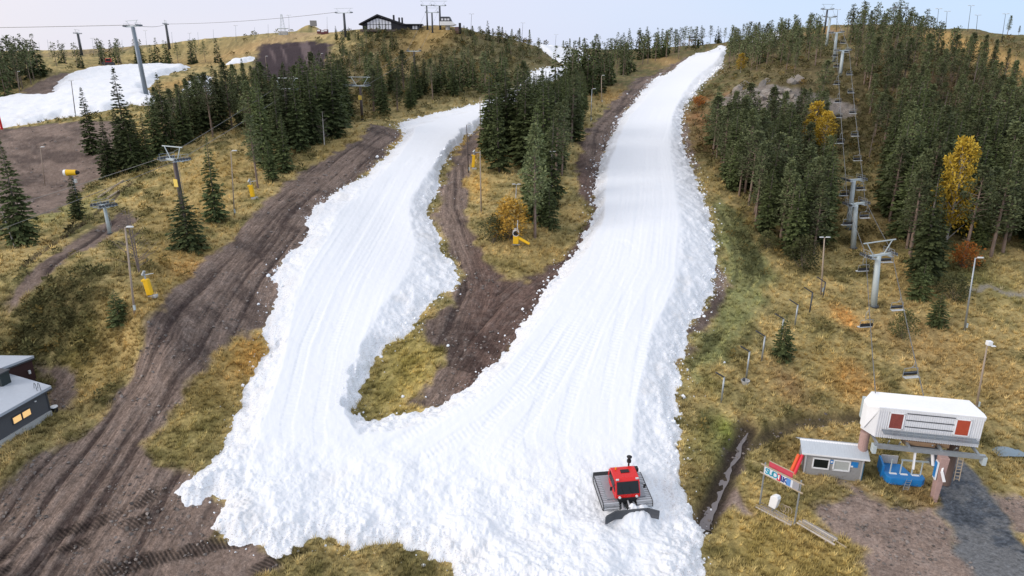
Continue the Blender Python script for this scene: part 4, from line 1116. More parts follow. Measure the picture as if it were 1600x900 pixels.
w = np.where((rt > .10) & (P[:, 1] < 130), 1.0, .5) * np.where(P[:, 1] < 60, .8, 1)
keep = (rs.rand(len(P)) < w) & (P[:, 1] > 40) & (P[:, 1] < 330)
P = P[keep]
Hc, dc = snow_part(P[:, 0], P[:, 1])[:2]
k2 = (dc < 1.2) & (dc > -7) & (rs.rand(len(P)) < np.exp(np.minimum(dc, 0) / 1.8))
P, Hc, dc = P[k2], Hc[k2], dc[k2]
zc = ground(P[:, 0], P[:, 1], False) + np.maximum(Hc, 0)
sz = .025 + .09 * rs.rand(len(P)) ** 3 + .18 * (rs.rand(len(P)) < .07) * rs.rand(len(P)); sz = sz * (.9 + P[:, 1] / 160)
h_ = len(P) // 2
tv, tf = clod_template(3)
t = NT("snow_clod_material"); t.base((.83, .86, .90)); t.set(Roughness=.8); t.bump(t.noise(8.0, 3, .6), .05, .6); M_CLOD = t.m
o = replicate("snow_clods", tv, tf, np.column_stack([P, zc + sz * .2]), rs.rand(len(P)) * 6.28, sz, M_CLOD, label='loose clods of snow lying along the edges of the runs')
print('clods', len(P))
P = np.concatenate([sample_view(9000, 0, 780, 200, 900), sample_view(2500, 1100, 1600, 640, 900)])
zg, cg, _, axg, inf = ground(P[:, 0], P[:, 1])
keep = ((inf['dirt'] > .6) | (inf['ch'] > .3)) & (snow_part(P[:, 0], P[:, 1])[1] < -.2) & (fbm(P[:, 0] * .3, P[:, 1] * .3, 333) > .5)
P, zg = P[keep], zg[keep]
sz = (.04 + .10 * rs.rand(len(P)) ** 3) * (.8 + P[:, 1] / 120)
tv, tf = clod_template(8, 1, .2)
gc = np.array([(.19, .165, .15)]) * (.5 + .9 * rs.rand(len(P), 1))
replicate("stones", tv, tf, np.column_stack([P, zg + sz * .15]), rs.rand(len(P)) * 6.28, sz, M_GRASS, col=gc, label='loose stones scattered over the muddy tracks')
# dark mud crumbs where the snow has been scraped off
# ------------------------------------------------------------------ built things
class MB:
    """collects simple solids into one mesh"""
    def __init__(s):
        s.v, s.f = [], []
    def add(s, v, f):
        k = len(s.v)
        s.v += [tuple(p) for p in v]; s.f += [tuple(i + k for i in q) for q in f]
        return s
    def box(s, c, size, rz=0.0, M=None):
        x, y, z = (d / 2 for d in size)
        P = [Vector((a * x, b * y, d * z)) for d in (-1, 1) for a, b in ((-1, -1), (1, -1), (1, 1), (-1, 1))]
        R = M or Matrix.Rotation(rz, 3, 'Z')
        return s.add([R @ p + Vector(c) for p in P], [(3, 2, 1, 0), (4, 5, 6, 7), (0, 1, 5, 4), (1, 2, 6, 5), (2, 3, 7, 6), (3, 0, 4, 7)])
    def beam(s, p0, p1, w, h, up=(0, 0, 1)):
        p0, p1 = Vector(p0), Vector(p1)
        d = (p1 - p0); L = d.length; d.normalize()
        u = Vector(up)
        if abs(d.dot(u)) > .98: u = Vector((0, 1, 0))
        sx = d.cross(u).normalized(); uz = sx.cross(d)
        M = Matrix((sx, d, uz)).transposed()
        return s.box((p0 + p1) / 2, (w, L, h), M=M)
    def tube(s, p0, p1, r0, r1=None, n=10):
        r1 = r0 if r1 is None else r1
        p0, p1 = Vector(p0), Vector(p1)
        d = (p1 - p0).normalized(); a = d.orthogonal().normalized(); b = d.cross(a)
        V = [p0 + (a * math.cos(t) + b * math.sin(t)) * r0 for t in [i * 2 * math.pi / n for i in range(n)]]
        V += [p1 + (a * math.cos(t) + b * math.sin(t)) * r1 for t in [i * 2 * math.pi / n for i in range(n)]]
        return s.add(V, [(i, (i + 1) % n, n + (i + 1) % n, n + i) for i in range(n)] + [tuple(range(n - 1, -1, -1)), tuple(range(n, 2 * n))])
    def prism(s, pts, axis, t0, t1):
        """an outline (2-D points) pushed along an axis from t0 to t1; axis x: points are (y,z), y: (x,z), z: (x,y)"""
        n = len(pts)
        mk = {'x': lambda p, t: (t, p[0], p[1]), 'y': lambda p, t: (p[0], t, p[1]), 'z': lambda p, t: (p[0], p[1], t)}[axis]
        V = [mk(p, t0) for p in pts] + [mk(p, t1) for p in pts]
        return s.add(V, [tuple(range(n - 1, -1, -1)), tuple(range(n, 2 * n))] + [(i, (i + 1) % n, n + (i + 1) % n, n + i) for i in range(n)])
    def path(s, pts, r, n=6):
        for a, b in zip(pts[:-1], pts[1:]):
            s.tube(a, b, r, r, n)
        return s
    def build(s, name, mat, parent=None, bevel=0.0, smooth=False, label=None, kind=None):
        me = bpy.data.meshes.new(name)
        me.from_pydata(s.v, [], s.f)
        bm = bmesh.new(); bm.from_mesh(me)
        bmesh.ops.recalc_face_normals(bm, faces=bm.faces)
        if bevel:
            bmesh.ops.bevel(bm, geom=list(bm.edges), offset=bevel, segments=2, affect='EDGES', profile=.6, clamp_overlap=True)
        bm.to_mesh(me); bm.free()
        if smooth:
            for p in me.polygons: p.use_smooth = True
        if mat: me.materials.append(mat)
        o = link_mesh(name, me, parent)
        if label: o['label'] = label
        if kind: o['kind'] = kind
        return o
MSTEEL = mat_plain("galvanised_steel", (.36, .39, .41), .45, .55, .14, 3)
MGREYP = mat_plain("pale_grey_paint", (.44, .50, .51), .5, 0, .12, 2)
MDGREY = mat_plain("dark_grey_steel", (.075, .08, .09), .55, .3, .2, 4)
MBLACK = mat_plain("black_rubber", (.018, .018, .02), .7, 0, .25, 5)
MWOODP = mat_plain("weathered_pole_wood", (.34, .27, .21), .85, 0, .25, 3, .01)
MDPOLE = mat_plain("brown_steel_column", (.085, .065, .062), .6, .2, .2, 3)
MLAMP = mat_plain("lamp_housing", (.62, .64, .64), .4, .2, .08, 5)
MYEL = mat_plain("yellow_padding", (.80, .47, .012), .55, 0, .10, 3)
MRED = mat_plain("red_paint", (.62, .012, .012), .3, 0, .08, 2, 0, .5)
MWHITE = mat_plain("white_paint", (.78, .79, .80), .45, 0, .05, 2, 0)
MCABLE = mat_plain("steel_cable", (.20, .20, .20), .5, .5, .1, 2, 0)
MCONC = mat_plain("pinkish_concrete", (.40, .265, .235), .9, 0, .2, 1.5, .02)
MCONG = mat_plain("pale_concrete", (.42, .42, .41), .9, 0, .18, 2, .01)
MBLUE = mat_plain("blue_paint", (.018, .20, .52), .5, 0, .15, 1.6, 0)
MORANGE = mat_plain("faded_red_shutter", (.42, .07, .03), .6, 0, .2, 3)
MGLASS = mat_plain("dark_glass", (.010, .014, .015), .1, 0, .1, 2, 0, .38)
MWOOD = mat_plain("pale_timber", (.42, .34, .25), .85, 0, .22, 4, .01)
MDWOOD = mat_plain("grey_planks", (.34, .31, .29), .9, 0, .28, 5, .01)

def ground_top(xy, py):
    z0 = ground_z(*xy); hs = np.linspace(.2, 45, 1800)
    return float(np.interp(-py, -project(xy[0], xy[1], z0 + hs)[1], hs))

# ---- lamp poles
def lamp_pole(base, top, label, style='single', mat=None, r=.105, group=None, H=None, head=1.0, collar=True):
    xy = tuple(hit(*base)[0])
    z0 = ground_z(*xy)
    H = H or ground_top(xy, top[1])
    # the pole leans towards where its top shows
    xt, yt = at_height(top[0], top[1], z0 + H) if abs(CAMZ - z0 - H) > 3 else (xy[0], xy[1])
    xt = xy[0] + max(-.8, min(.8, xt - xy[0]))
    t = thing('lamp_pole', label, 'lamp pole', (xy[0], xy[1], z0), 0, group)
    d = xt - xy[0]
    MB().tube((0, 0, -.4), (d, 0, H), r * 1.25, r * .8, 9).build('pole', mat or MWOODP, t, smooth=True)
    if style in ('single', 'double', 'side'):
        for s in ((1,) if style != 'double' else (-1, 1)):
            MB().beam((d, 0, H - .05), (d + s * .5 * head, -.1, H + .06), .06, .06).build('lamp_arm', MLAMP, t)
            hd_ = MB().prism([(-.09, -.3), (.09, -.3), (.15, -.1), (.15, .22), (.08, .34), (-.08, .34), (-.15, .22), (-.15, -.1)], 'z', 0, .11).build('lamp_head', MLAMP, t, .02); hd_.location = (d + s * .62 * head, -.12, H + .02)
            hd_.rotation_euler = (0, 0, 1.45 * s); hd_.scale = (head * 1.2,) * 3
    elif style == 'box':
        MB().box((d + .1, -.1, H + .12), (.55, .5, .5)).build('lamp_head', MWHITE, t, .05)
        MB().box((d + .5, -.25, H - .18), (.5, .34, .1)).build('lamp_head', MWHITE, t, .03)
    if collar:
        MB().box((.16, -.05, .75), (.2, .22, .6)).build('switch_box', MGREYP, t, .02)
    return t
lamp_pole((210, 490), (199, 355), 'weathered wooden lamp pole nearest on the left slope', 'single')
lamp_pole((366, 336), (361, 236), 'slim wooden lamp pole on the left slope right of the lone spruce', 'single', r=.08)
lamp_pole((732, 270), (729, 195), 'dark lamp pole by the muddy track between the runs, left of the yellow lance', 'single', MDPOLE, r=.09)
lamp_pole((752, 336), (750, 236), 'pale wooden pole at the left edge of the wooded wedge', 'none', collar=False)
lamp_pole((751, 222), (750, 152), 'pole higher up at the corner of the wooded wedge', 'none', collar=False)
lamp_pole((803, 366), (807, 288), 'thin grey lamp pole beside the golden bush', 'double', MSTEEL, r=.06, head=.7)
lamp_pole((861, 296), (862, 237), 'grey lamp pole at the right edge of the wooded wedge', 'double', MSTEEL, r=.07, head=.7)
lamp_pole((923, 190), (925, 139), 'grey lamp pole halfway up the left side of the right run', 'single', MSTEEL, r=.09)
lamp_pole((940, 161), (940, 118), 'wooden pole just above the lamp pole halfway up the right run', 'single')
lamp_pole((776, 180), (775, 133), 'wooden lamp pole by the upper bend of the left run', 'single')
lamp_pole((1283, 460), (1284, 371), 'tall lamp pole with two heads in front of the forest left of the chairlift', 'double', MWOODP, head=.8)
lamp_pole((1507, 516), (1522, 403), 'leaning pale lamp pole in front of the rust red bush', 'single', MSTEEL)
lamp_pole((1525, 640), (1543, 537), 'leaning lamp pole with a white box head behind the lift station', 'box', MWOODP)
lamp_pole((118, 182), (113, 126), 'dark lamp pole in front of the upper left snow field', 'double', MDPOLE, r=.1, head=.8)
lamp_pole((1060, 92), (1062, 62), 'pale pole beside the top of the right run', 'none', collar=False, r=.12)
for b, t_, lab in [((419,128),(414,88),'lamp pole with a white head left of the ploughed field'),((456,150),(457,120),'lamp pole with a white head at the foot of the ploughed field'),((488,140),(487,110),'lamp pole with a white head before the wood below the ploughed field'),((504,118),(503,84),'lamp pole with a white head at the right edge of the ploughed field'),
    ((31,148),(30,112),'lamp pole among the trees at the upper left edge'),((70,290),(67,230),'lamp pole with a white head on the dug slope at the left')]:
    lamp_pole(b, t_, lab, 'single', MWOODP, r=.07, collar=False)
sky_poles = [(63,88,66,'leftmost'),(77,88,62,'second from the left'),(101,88,68,'third from the left'),(116,88,72,'fourth from the left'),(147,88,60,'left of the round hill'),(192,84,62,'on the round hill'),(219,82,62,'between the round hill and the big grey pylon'),(230,80,48,'just right of the big grey pylon'),(270,76,50,'beside the second grey pylon'),(297,72,52,'left of the two on the ridge middle'),(310,72,50,'on the ridge middle'),(334,68,46,'right of the ridge middle'),(369,66,40,'left of the mast'),(398,62,42,'just left of the mast'),(419,60,38,'beside the mast'),(452,56,24,'rising over the cairn mound'),(511,50,26,'right of the cairn mound')]
for px, b, t_, w in sky_poles:
    lamp_pole((px, b), (px, t_), f'thin pole on the left skyline, {w}', 'double' if t_ % 4 == 0 else 'none', MSTEEL, r=.09, collar=False, head=1.3)
for px, b, t_, w in [(735,62,22,'right of the lodge and the dark hut'),(815,66,36,'above the upper bend of the left run'),(867,80,54,'beyond the distant snow slope'),(1247,56,38,'left of the chairlift top'),(1172,68,34,'beside the far snow patch'),(1307,48,15,'behind the chairlift top'),(1463,50,14,'left one of a pair on the bare golden slope'),(1477,50,18,'right one of a pair on the bare golden slope'),(1512,50,9,'tallest on the bare golden slope'),(1525,52,24,'right of the tallest on the golden slope'),(1565,66,22,'beside the dark pine at the right edge')]:
    lamp_pole((px, b), (px + 2, t_), f'thin lamp pole on the skyline {w}', 'double', MDGREY, r=.08, collar=False, head=1.3)

# ---- chairlift towers
def pylon(base, arm_py, label, col_mat, half=2.2, gantry=True, r=.38, dirn=None, group=None, sign=False, lean=0.0, top_px=None, gscale=1.0, H=None):
    xy = tuple(hit(*base)[0]); z0 = ground_z(*xy)
    H = H or ground_top(xy, arm_py)
    t = thing('lift_pylon', label, 'lift pylon', (xy[0], xy[1], z0), dirn or 0.0, group)
    dx = 0.0
    if top_px is not None:
        dx = max(-1.2, min(1.2, at_height(top_px, arm_py, z0 + H)[0] - xy[0]))
    t.rotation_euler = (0, math.atan2(dx, H), dirn or 0.0)
    MB().tube((0, 0, -.5), (0, 0, H - .1), r * 1.12, r * .86, 14).build('column', col_mat, t, smooth=True)
    MB().tube((0, 0, .02), (0, 0, .16), r * 1.7, r * 1.7, 14).build('base_flange', MDGREY, t)
    MB().box((0, 0, H), (half * 2, .34, .32)).build('cross_arm', MGREYP, t, .03)
    for s in (-1, 1):
        st = MB().box((s * half, 0, H + .06), (.14, 2.6, .16)).build('sheave_frame', MSTEEL, t)
        for k in range(6):
            MB().tube((s * half - .09, -1.1 + k * .44, H + .22), (s * half + .09, -1.1 + k * .44, H + .22), .19, .19, 10).build('sheave_wheel', MDGREY, st)
        wk = MB().box((s * (half - .65), 0, H - .12), (.55, 2.4, .05))
        wk.build('catwalk', MSTEEL, t)
        rl = MB()
        for yy in (-1.15, 0, 1.15): rl.tube((s * (half - .4), yy, H - .1), (s * (half - .4), yy, H + .85), .025, n=5)
        for zz in (.45, .85): rl.tube((s * (half - .4), -1.15, H + zz), (s * (half - .4), 1.15, H + zz), .025, n=5)
        rl.build('handrail', MSTEEL, t)
    if gantry:
        g = MB(); q = gscale
        for s in (-1, 1):
            g.beam((s * half * .42, 0, H + .1), (s * half * .98 * q, 0, H + 2.0 * q), .10, .10)
        g.beam((-half * 1.25 * q, 0, H + 2.05 * q), (half * 1.25 * q, 0, H + 2.05 * q), .13, .13)
        g.build('gantry', MGREYP, t)
    if sign:
        MB().box((0, -r - .06, H * .66), (1.05, .06, 1.15)).build('yellow_sign', mat_plain('yellow_sign_paint', (.75, .55, .12), .6), t)
    ld = MB()
    for s in (-1, 1): ld.tube((s * .18, r + .12, .6), (s * .18, r + .12, H - .3), .02, n=5)
    for k in range(int(H / .45)): ld.tube((-.18, r + .12, .7 + k * .45), (.18, r + .12, .7 + k * .45), .014, n=4)
    ld.build('ladder', MSTEEL, t)
    bpy.context.view_layer.update()
    M = t.matrix_world
    return t, M @ Vector((-half, 0, H + .38)), M @ Vector((half, 0, H + .38))
RG = 'pylons of the right-hand chairlift'
ldir = .16
RP = [
 pylon((1365, 478), 398, 'nearest pale grey lift pylon with a frame on top, above the lift station', MGREYP, 2.0, True, .42, ldir, RG, top_px=1372),
 pylon((1333, 388), 318, 'grey lift pylon without a top frame, second up from the lift station', MGREYP, 1.6, False, .40, ldir, RG, top_px=1337),
 pylon((1325, 358), 281, 'grey lift pylon right behind the second one, third up from the lift station', MGREYP, 1.6, False, .40, ldir, RG, top_px=1334),
 pylon((1313, 118), 79, 'pale grey lift pylon alone high on the hill, fourth from the lift station', MGREYP, 2.0, False, .45, ldir, RG, top_px=1317),
 pylon((1303, 96), 51, 'pale grey lift pylon near the hilltop, fifth from the lift station', MGREYP, 2.0, False, .45, ldir, RG, top_px=1307),
 pylon((1291, 72), 38, 'lift pylon just under the crest, left of the fifth pylon', MGREYP, 2.0, False, .45, ldir, RG, H=10.5),
 pylon((1288, 50), 24, 'dark lift pylon silhouetted on the crest at the chairlift top', MDGREY, 2.4, True, .4, ldir, RG, H=9.5)]
# ---- left lift
LGp = 'pylons of the left-hand lift'
ll = -.62
LP = [
 pylon((290, 352), 250, 'dark brown lift pylon with a yellow sign and pale frame on the left slope', MDPOLE, 2.3, True, .33, ll, LGp, True, top_px=271, gscale=.95),
 pylon((455, 215), 139, 'lift pylon whose pale top frame shows above the stand of spruces', MDPOLE, 2.6, True, .33, -.45, LGp, gscale=1.1),
 pylon((566, 186), 134, 'slim lift pylon with a yellow sign at the edge of the muddy road', MDPOLE, 2.4, True, .33, -.35, LGp, True, gscale=1.1),
 pylon((648, 111), 80, 'brown lift pylon on the golden slope under the lodge', MDPOLE, 2.6, False, .4, -.2, LGp),
 pylon((676, 52), 27, 'dark lift pylon on the crest right of the lodge, front one', MDGREY, 3.0, True, .4, -.1, LGp, H=9)]
pylon((172, 366), 322, 'short grey-blue lift post beside the muddy trail on the left', MGREYP, 1.3, False, .24, ll, None, top_px=162)
pylon((229, 150), 41, 'big grey-blue pylon leaning before the upper left snow field', mat_plain('blue_grey_column', (.20, .235, .27), .5, .1, .15, 1), 2.6, True, .62, -.35, None, top_px=206, gscale=.8)
GP = [pylon((128, 87), 64, 'dark pylon on the left skyline left of the round hill', MDGREY, 6.0, True, .7, -1.2, None, H=12), pylon((265, 77), 48, 'dark pylon on the left ridge right of the big grey pylon', MDGREY, 6.0, True, .7, -1.2, None, H=14),
 pylon((540, 58), 34, 'dark pylon on the skyline left of the lodge', MDGREY, 4.2, True, .6, -.3, None, H=11), pylon((668, 46), 24, 'dark pylon right of the lodge, left one at the crest', MDGREY, 2.6, True, .4, -.1, None, H=11), pylon((688, 46), 24, 'dark pylon beside the white lift terminal on the crest', MDGREY, 3.0, True, .5, -.1, None, H=11)]
pylon((1400, 52), 20, 'dark pylon on the right skyline among pines', MDGREY, 2.6, True, .35, .3, None, H=9.5)

# ---- cables
def sag(a, b, k, n=14):
    a, b = Vector(a), Vector(b)
    return [a.lerp(b, i / n) - Vector((0, 0, 4 * k * (i / n) * (1 - i / n))) for i in range(n + 1)]
def cable(pts, r, label):
    o = MB().path(pts, r, 5).build('lift_cable', MCABLE)
    return tag(o, label, 'cable')
xs_, ys_ = at_height(1368, 614, 8.2); st_l = Vector((xs_, ys_, 8.2)); xs_, ys_ = at_height(1443, 618, 8.2); st_r = Vector((xs_, ys_, 8.2))
def run(start, side):
    pts = [start]
    prev = start
    for P in RP:
        q = P[1 + side]
        pts += sag(prev, q, min(.8, .006 * (q - prev).length))[1:]
        prev = q
    return pts
CL, CR = run(st_l, 0), run(st_r, 1)
cable(CL, .045, 'left-hand cable of the chairlift climbing from the lift station')
cable(CR, .045, 'right-hand cable of the chairlift climbing from the lift station')
def lrun(side):
    s0 = Vector((*at_height(-30 if side else -60, 345 + 25 * side, LP[0][1].z - 9), LP[0][1].z - 9))
    pts = [s0]; prev = s0
    for P in LP:
        q = P[1 + side]; pts += sag(prev, q, .005 * (q - prev).length)[1:]; prev = q
    return pts
cable(lrun(0), .035, 'far-side cable of the left-hand lift over the grass slope')
cable(lrun(1), .035, 'near-side cable of the left-hand lift over the grass slope')
big = [o for o in bpy.data.objects if o.get('label', '').startswith('big grey-blue pylon')][0]
bpy.context.view_layer.update()
BIGH = ground_top(tuple(hit(229, 150)[0]), 41) + .4
btop = big.matrix_world @ Vector((0, 0, BIGH))
g0 = Vector((*at_height(-40, 49, btop.z + .5), btop.z + .5)) if False else Vector((btop.x - 190, btop.y + 60, btop.z + 1.0))
cable(sag(g0, btop, .6) + sag(btop, GP[1][1], 1.0)[1:] + sag(GP[1][1], GP[2][1], 1.2)[1:], .09, 'cable strung across the left skyline over the big grey-blue pylon')

# ---- chairs of the right-hand lift
def make_chair():
    t = thing('lift_chair', 'chair', 'lift chair')
    MB().path([(0, 0, .1), (.06, 0, -.25), (.28, 0, -.55), (.28, 0, -1.2), (0, 0, -1.45)], .032, 6).build('hanger', MSTEEL, t)
    f = MB()
    for s in (-1, 1): f.path([(0, 0, -1.45), (s * .82, 0, -1.5), (s * .88, 0, -2.45), (s * .88, -.5, -2.5)], .03, 6)
    f.tube((-.88, 0, -2.0), (.88, 0, -2.0), .022, n=5)
    f.build('frame', MSTEEL, t)
    MB().box((0, -.26, -2.45), (1.72, .5, .09)).build('seat', MLAMP, t, .02)
    MB().box((0, .05, -2.12), (1.70, .07, .42)).build('backrest', MBLACK, t, .02)
    return reg(t)
proto_chair = make_chair()
used_p = [False]
ORD = ['lowest', 'second', 'third', 'fourth', 'fifth', 'sixth', 'seventh', 'eighth', 'ninth', 'tenth', 'eleventh', 'twelfth']
def chairs(C, seats, side, turn):
    fine = []
    for a, b in zip(C[:-1], C[1:]):
        fine += [a.lerp(b, k / 12) for k in range(12)]
    fine = [p for p in fine if p.y < 330]
    arr = np.array([p[:] for p in fine])
    py = project(arr[:, 0], arr[:, 1], arr[:, 2] - 2.45)[1]
    for k, sy in enumerate(seats):
        i = int(np.abs(py - sy).argmin())
        lab = f"{ORD[k]} grey chair up the {side} cable of the chairlift" if k else f"lowest grey chair on the {side} cable of the chairlift"
        if not used_p[0]:
            used_p[0] = True; o = proto_chair; o['label'] = lab; o['group'] = 'chairs of the chairlift'
        else:
            o = copy_thing(proto_chair, (0, 0, 0), 0, 1, lab, 'chairs of the chairlift')
        o.location = fine[i]; o.rotation_euler = (0, 0, turn + ldir)
chairs(CR, [588, 483, 409, 340, 296, 250, 213, 178, 145, 117, 82, 68], 'right', 0.0)
chairs(CL, [512, 424, 352, 306, 225, 184, 160, 132, 105, 88], 'left', math.pi)

# ---- snow guns
def lance(base, top, label, fat=1.0):
    xy = tuple(hit(*base)[0]); z0 = ground_z(*xy); H = ground_top(xy, top[1])
    dx = max(-.9, min(.9, at_height(top[0], top[1], z0 + H)[0] - xy[0]))
    t = thing('snow_gun', label, 'snow gun', (xy[0], xy[1], z0))
    t.rotation_euler = (0, math.atan2(dx, H), 0)
    MB().box((.25, 0, .1), (.95, .6, .35)).build('base_plate', MCONG, t, .04)
    MB().tube((0, 0, -.2), (0, 0, H), .10 * fat, .09 * fat, 10).build('mast', MSTEEL, t)
    MB().box((0, 0, .3 + (H - .9) * .5), (.62 * fat, .58 * fat, H - .95)).build('padding', MYEL, t, .09)
    MB().box((-.2, 0, H - .72), (.5, .62 * fat, .24)).build('padding_flap', MYEL, t, .05)
    MB().tube((-.18, 0, H - .1), (.12, 0, H + .35), .19, .15, 10).build('valve_head', MSTEEL, t)
    MB().tube((0, 0, H - .1), (1.15, -.1, H - .02), .07, .05, 8).build('nozzle_arm', MSTEEL, t)
    return t
lance((236, 463), (225, 428), 'nearest yellow padded snow lance beside the wooden lamp pole on the left slope')
lance((396, 311), (390, 283), 'yellow padded snow lance at the edge of the muddy road on the left')
lance((739, 266), (741, 237), 'yellow padded snow lance on the grass beside the muddy track between the runs', .9)
xy = tuple(hit(806, 386)[0]); t = thing('snow_gun', 'yellow fan snow gun with a tilted padded boom at the tip of the wooded wedge', 'snow gun', (*xy, ground_z(*xy)))
MB().prism([(-.6, -.5), (.6, -.5), (0, .7)], 'z', .1, .22).build('sledge', MSTEEL, t)
MB().box((0, 0, .85), (.85, .7, 1.3)).build('padding', MYEL, t, .12)
MB().tube((0, -.45, 1.95), (0, .5, 2.15), .52, .46, 18).build('fan_housing', MWHITE, t)
MB().tube((0, -.48, 1.94), (0, -.40, 1.96), .40, .40, 18).build('fan_mouth', MBLACK, t)
MB().tube((.3, 0, 1.2), (2.1, -.5, .3), .26, .20, 10).build('boom_padding', MYEL, t, .05)
MB().tube((.25, .1, 2.3), (.25, .1, 3.9), .09, .08, 8).build('standpipe', MWHITE, t)
xy = tuple(hit(124, 345)[0]); t = thing('snow_gun', 'yellow snow gun with a white muzzle on a tall mast above the short spruce', 'snow gun', (xy[0] - .4, xy[1] + 1.2, ground_z(*xy)))
Hh = ground_top(xy, 275)
MB().tube((0, 0, -.2), (0, 0, Hh), .14, .11, 10).build('mast', MSTEEL, t)
MB().tube((.75, 0, Hh + .35), (-.7, -.2, Hh + .35), .42, .5, 16).build('barrel', MYEL, t)
MB().tube((-.7, -.2, Hh + .35), (-1.05, -.25, Hh + .35), .52, .46, 16).build('muzzle', MWHITE, t)
MB().tube((.75, 0, Hh + .35), (1.15, .05, Hh + .35), .36, .2, 14).build('motor', MBLACK, t)
MB().box((.3, 0, Hh - 1.0), (.4, .4, .6)).build('control_box', MLAMP, t, .03)

# ---- bent fence posts on the right meadow
def bent_post(b, bend, tip, label, dark=False):
    xy = tuple(hit(*b)[0]); z0 = ground_z(*xy); H = ground_top(xy, bend[1])
    L = (bend[0] - tip[0]) / FPX * xy[1] * 1.05
    t = thing('bent_post', label, 'fence post', (*xy, z0), 0, 'bent fence posts on the right meadow')
    MB().tube((0, 0, -.3), (.02, 0, H), .11, .10, 9).build('post', MDGREY if dark else MSTEEL, t, smooth=True)
    MB().beam((.02, 0, H - .03), (-L, -.15, H + L * .62), .15, .15).build('angled_arm', MDGREY, t)
    return t
for k, (b, be, tp, w) in enumerate([((1127,628),(1127,589),(1112,577),'nearest in the row'),((1166,590),(1167,549),(1151,539),'second, standing in a concrete tub'),((1190,564),(1191,525),(1175,514),'third, left of the small round spruce'),((1219,536),(1220,498),(1205,487),'fourth, half hidden by the round spruce'),((1242,507),(1243,476),(1228,465),'fifth, right of the small round spruce'),((1265,488),(1266,457),(1251,448),'sixth, left of the tall lamp pole'),((1286,464),(1286,441),(1271,431),'farthest, beside the tall lamp pole')]):
    bent_post(b, be, tp, f'steel post with an arm bent to the left, {w}', k > 4)
xy = tuple(hit(1164, 600)[0]); t = thing('concrete_tub', 'pale round concrete tub at the foot of a bent fence post', 'tub', (*xy, ground_z(*xy)))
ot = [(.30, -.1), (.52, .52), (.44, .52), (.40, .38)]
m = MB(); n = 18; V = [(r_ * math.cos(a * 2 * math.pi / n), r_ * math.sin(a * 2 * math.pi / n), z_) for r_, z_ in ot for a in range(n)]
m.add(V, [(j * n + i, j * n + (i + 1) % n, (j + 1) * n + (i + 1) % n, (j + 1) * n + i) for j in range(3) for i in range(n)] + [tuple(3 * n + i for i in range(n))]).build('shell', MCONG, t)
MB().box((-.18, 0, .62), (.22, .3, .38)).build('junction_box', MDGREY, t, .02)

# ---- the snow groomer
gx, gy = GR0
ang = GR_HEAD - math.pi / 2
fwd = Vector((math.cos(GR_HEAD), math.sin(GR_HEAD), 0)); rgt = Vector((fwd.y, -fwd.x, 0))
def bz(v): return float(base_z(v.x, v.y))
c0_ = Vector((gx, gy, 0))
nf = (bz(c0_ + fwd * 2.5) - bz(c0_ - fwd * 2.5)) / 5; nr_ = (bz(c0_ + rgt * 2) - bz(c0_ - rgt * 2)) / 4
up = (rgt + Vector((0, 0, nr_))).cross(fwd + Vector((0, 0, nf))).normalized()
fw = (fwd + Vector((0, 0, nf))).normalized(); rg = fw.cross(up).normalized()
t = thing('snow_groomer', 'red snow groomer pushing a heap of snow at the foot of the runs', 'snow groomer', (gx, gy, bz(c0_) + 1.50))
t.rotation_euler = Matrix((rg, fw, up)).transposed().to_euler()
GRM = t
t.scale = (.93, .93, .93)
MTRK = mat_plain('groomer_track_belt', (.30, .31, .33), .6, .3, .25, 4)
MALU = mat_plain('track_aluminium', (.58, .60, .63), .4, .7, .15, 3)
for s in (-1, 1):
    # belt outline seen from the side (y, z)
    ol = [(2.25, .42), (2.18, .18), (1.9, 0), (-1.9, 0), (-2.2, .2), (-2.3, .5), (-2.15, .78), (-1.9, .9), (1.85, .86), (2.12, .70)]
    x0, x1 = sorted((s * .88, s * 2.42))
    tr = MB().prism(ol, 'x', x0, x1).build('track', MTRK, t, label=None)
    cl = MB(); 
    per = [Vector((0, *p)) for p in ol]; per.append(per[0])
    dists = [0]
    for a, b in zip(per[:-1], per[1:]): dists.append(dists[-1] + (b - a).length)
    nn = 40
    for k in range(nn):
        d = dists[-1] * k / nn; i = max(j for j in range(len(dists) - 1) if dists[j] <= d)
        a, b = per[i], per[i + 1]; p = a.lerp(b, (d - dists[i]) / (dists[i + 1] - dists[i])); tn = (b - a).normalized(); nn_ = Vector((0, -tn.z, tn.y))
        cl.box((s * 1.65, p.y - nn_.y * .03, p.z - nn_.z * .03), (1.58, .07, .13), M=Matrix((Vector((1, 0, 0)), tn, nn_)).transposed())
    cl.build('track_cleats', MALU, tr, kind='stuff')
    for e in (-1, 1):
        ed = MB()
        for a, b in zip(per[:-1], per[1:]): ed.tube((s * 1.65 + e * .80, a.y, a.z), (s * 1.65 + e * .80, b.y, b.z), .05, n=5)
        ed.build('track_edge', MBLACK, tr)
    wh = MB()
    for yy in (-1.5, -.75, 0, .75, 1.5): wh.tube((s * 1.45, yy, .42), (s * 1.9, yy, .42), .34, .34, 14)
    wh.build('road_wheels', MBLACK, tr)
    MB().prism([(-1.85, .94), (1.5, .92), (1.5, .98), (-1.85, 1.0)], 'x', *sorted((s * .95, s * 1.95))).build('track_guard', mat_plain('grey_platform', (.30, .32, .35), .6, .2, .2, 3), t)
MB().box((0, -.1, .85), (1.9, 3.9, .75)).build('chassis', MBLACK, t, .05)
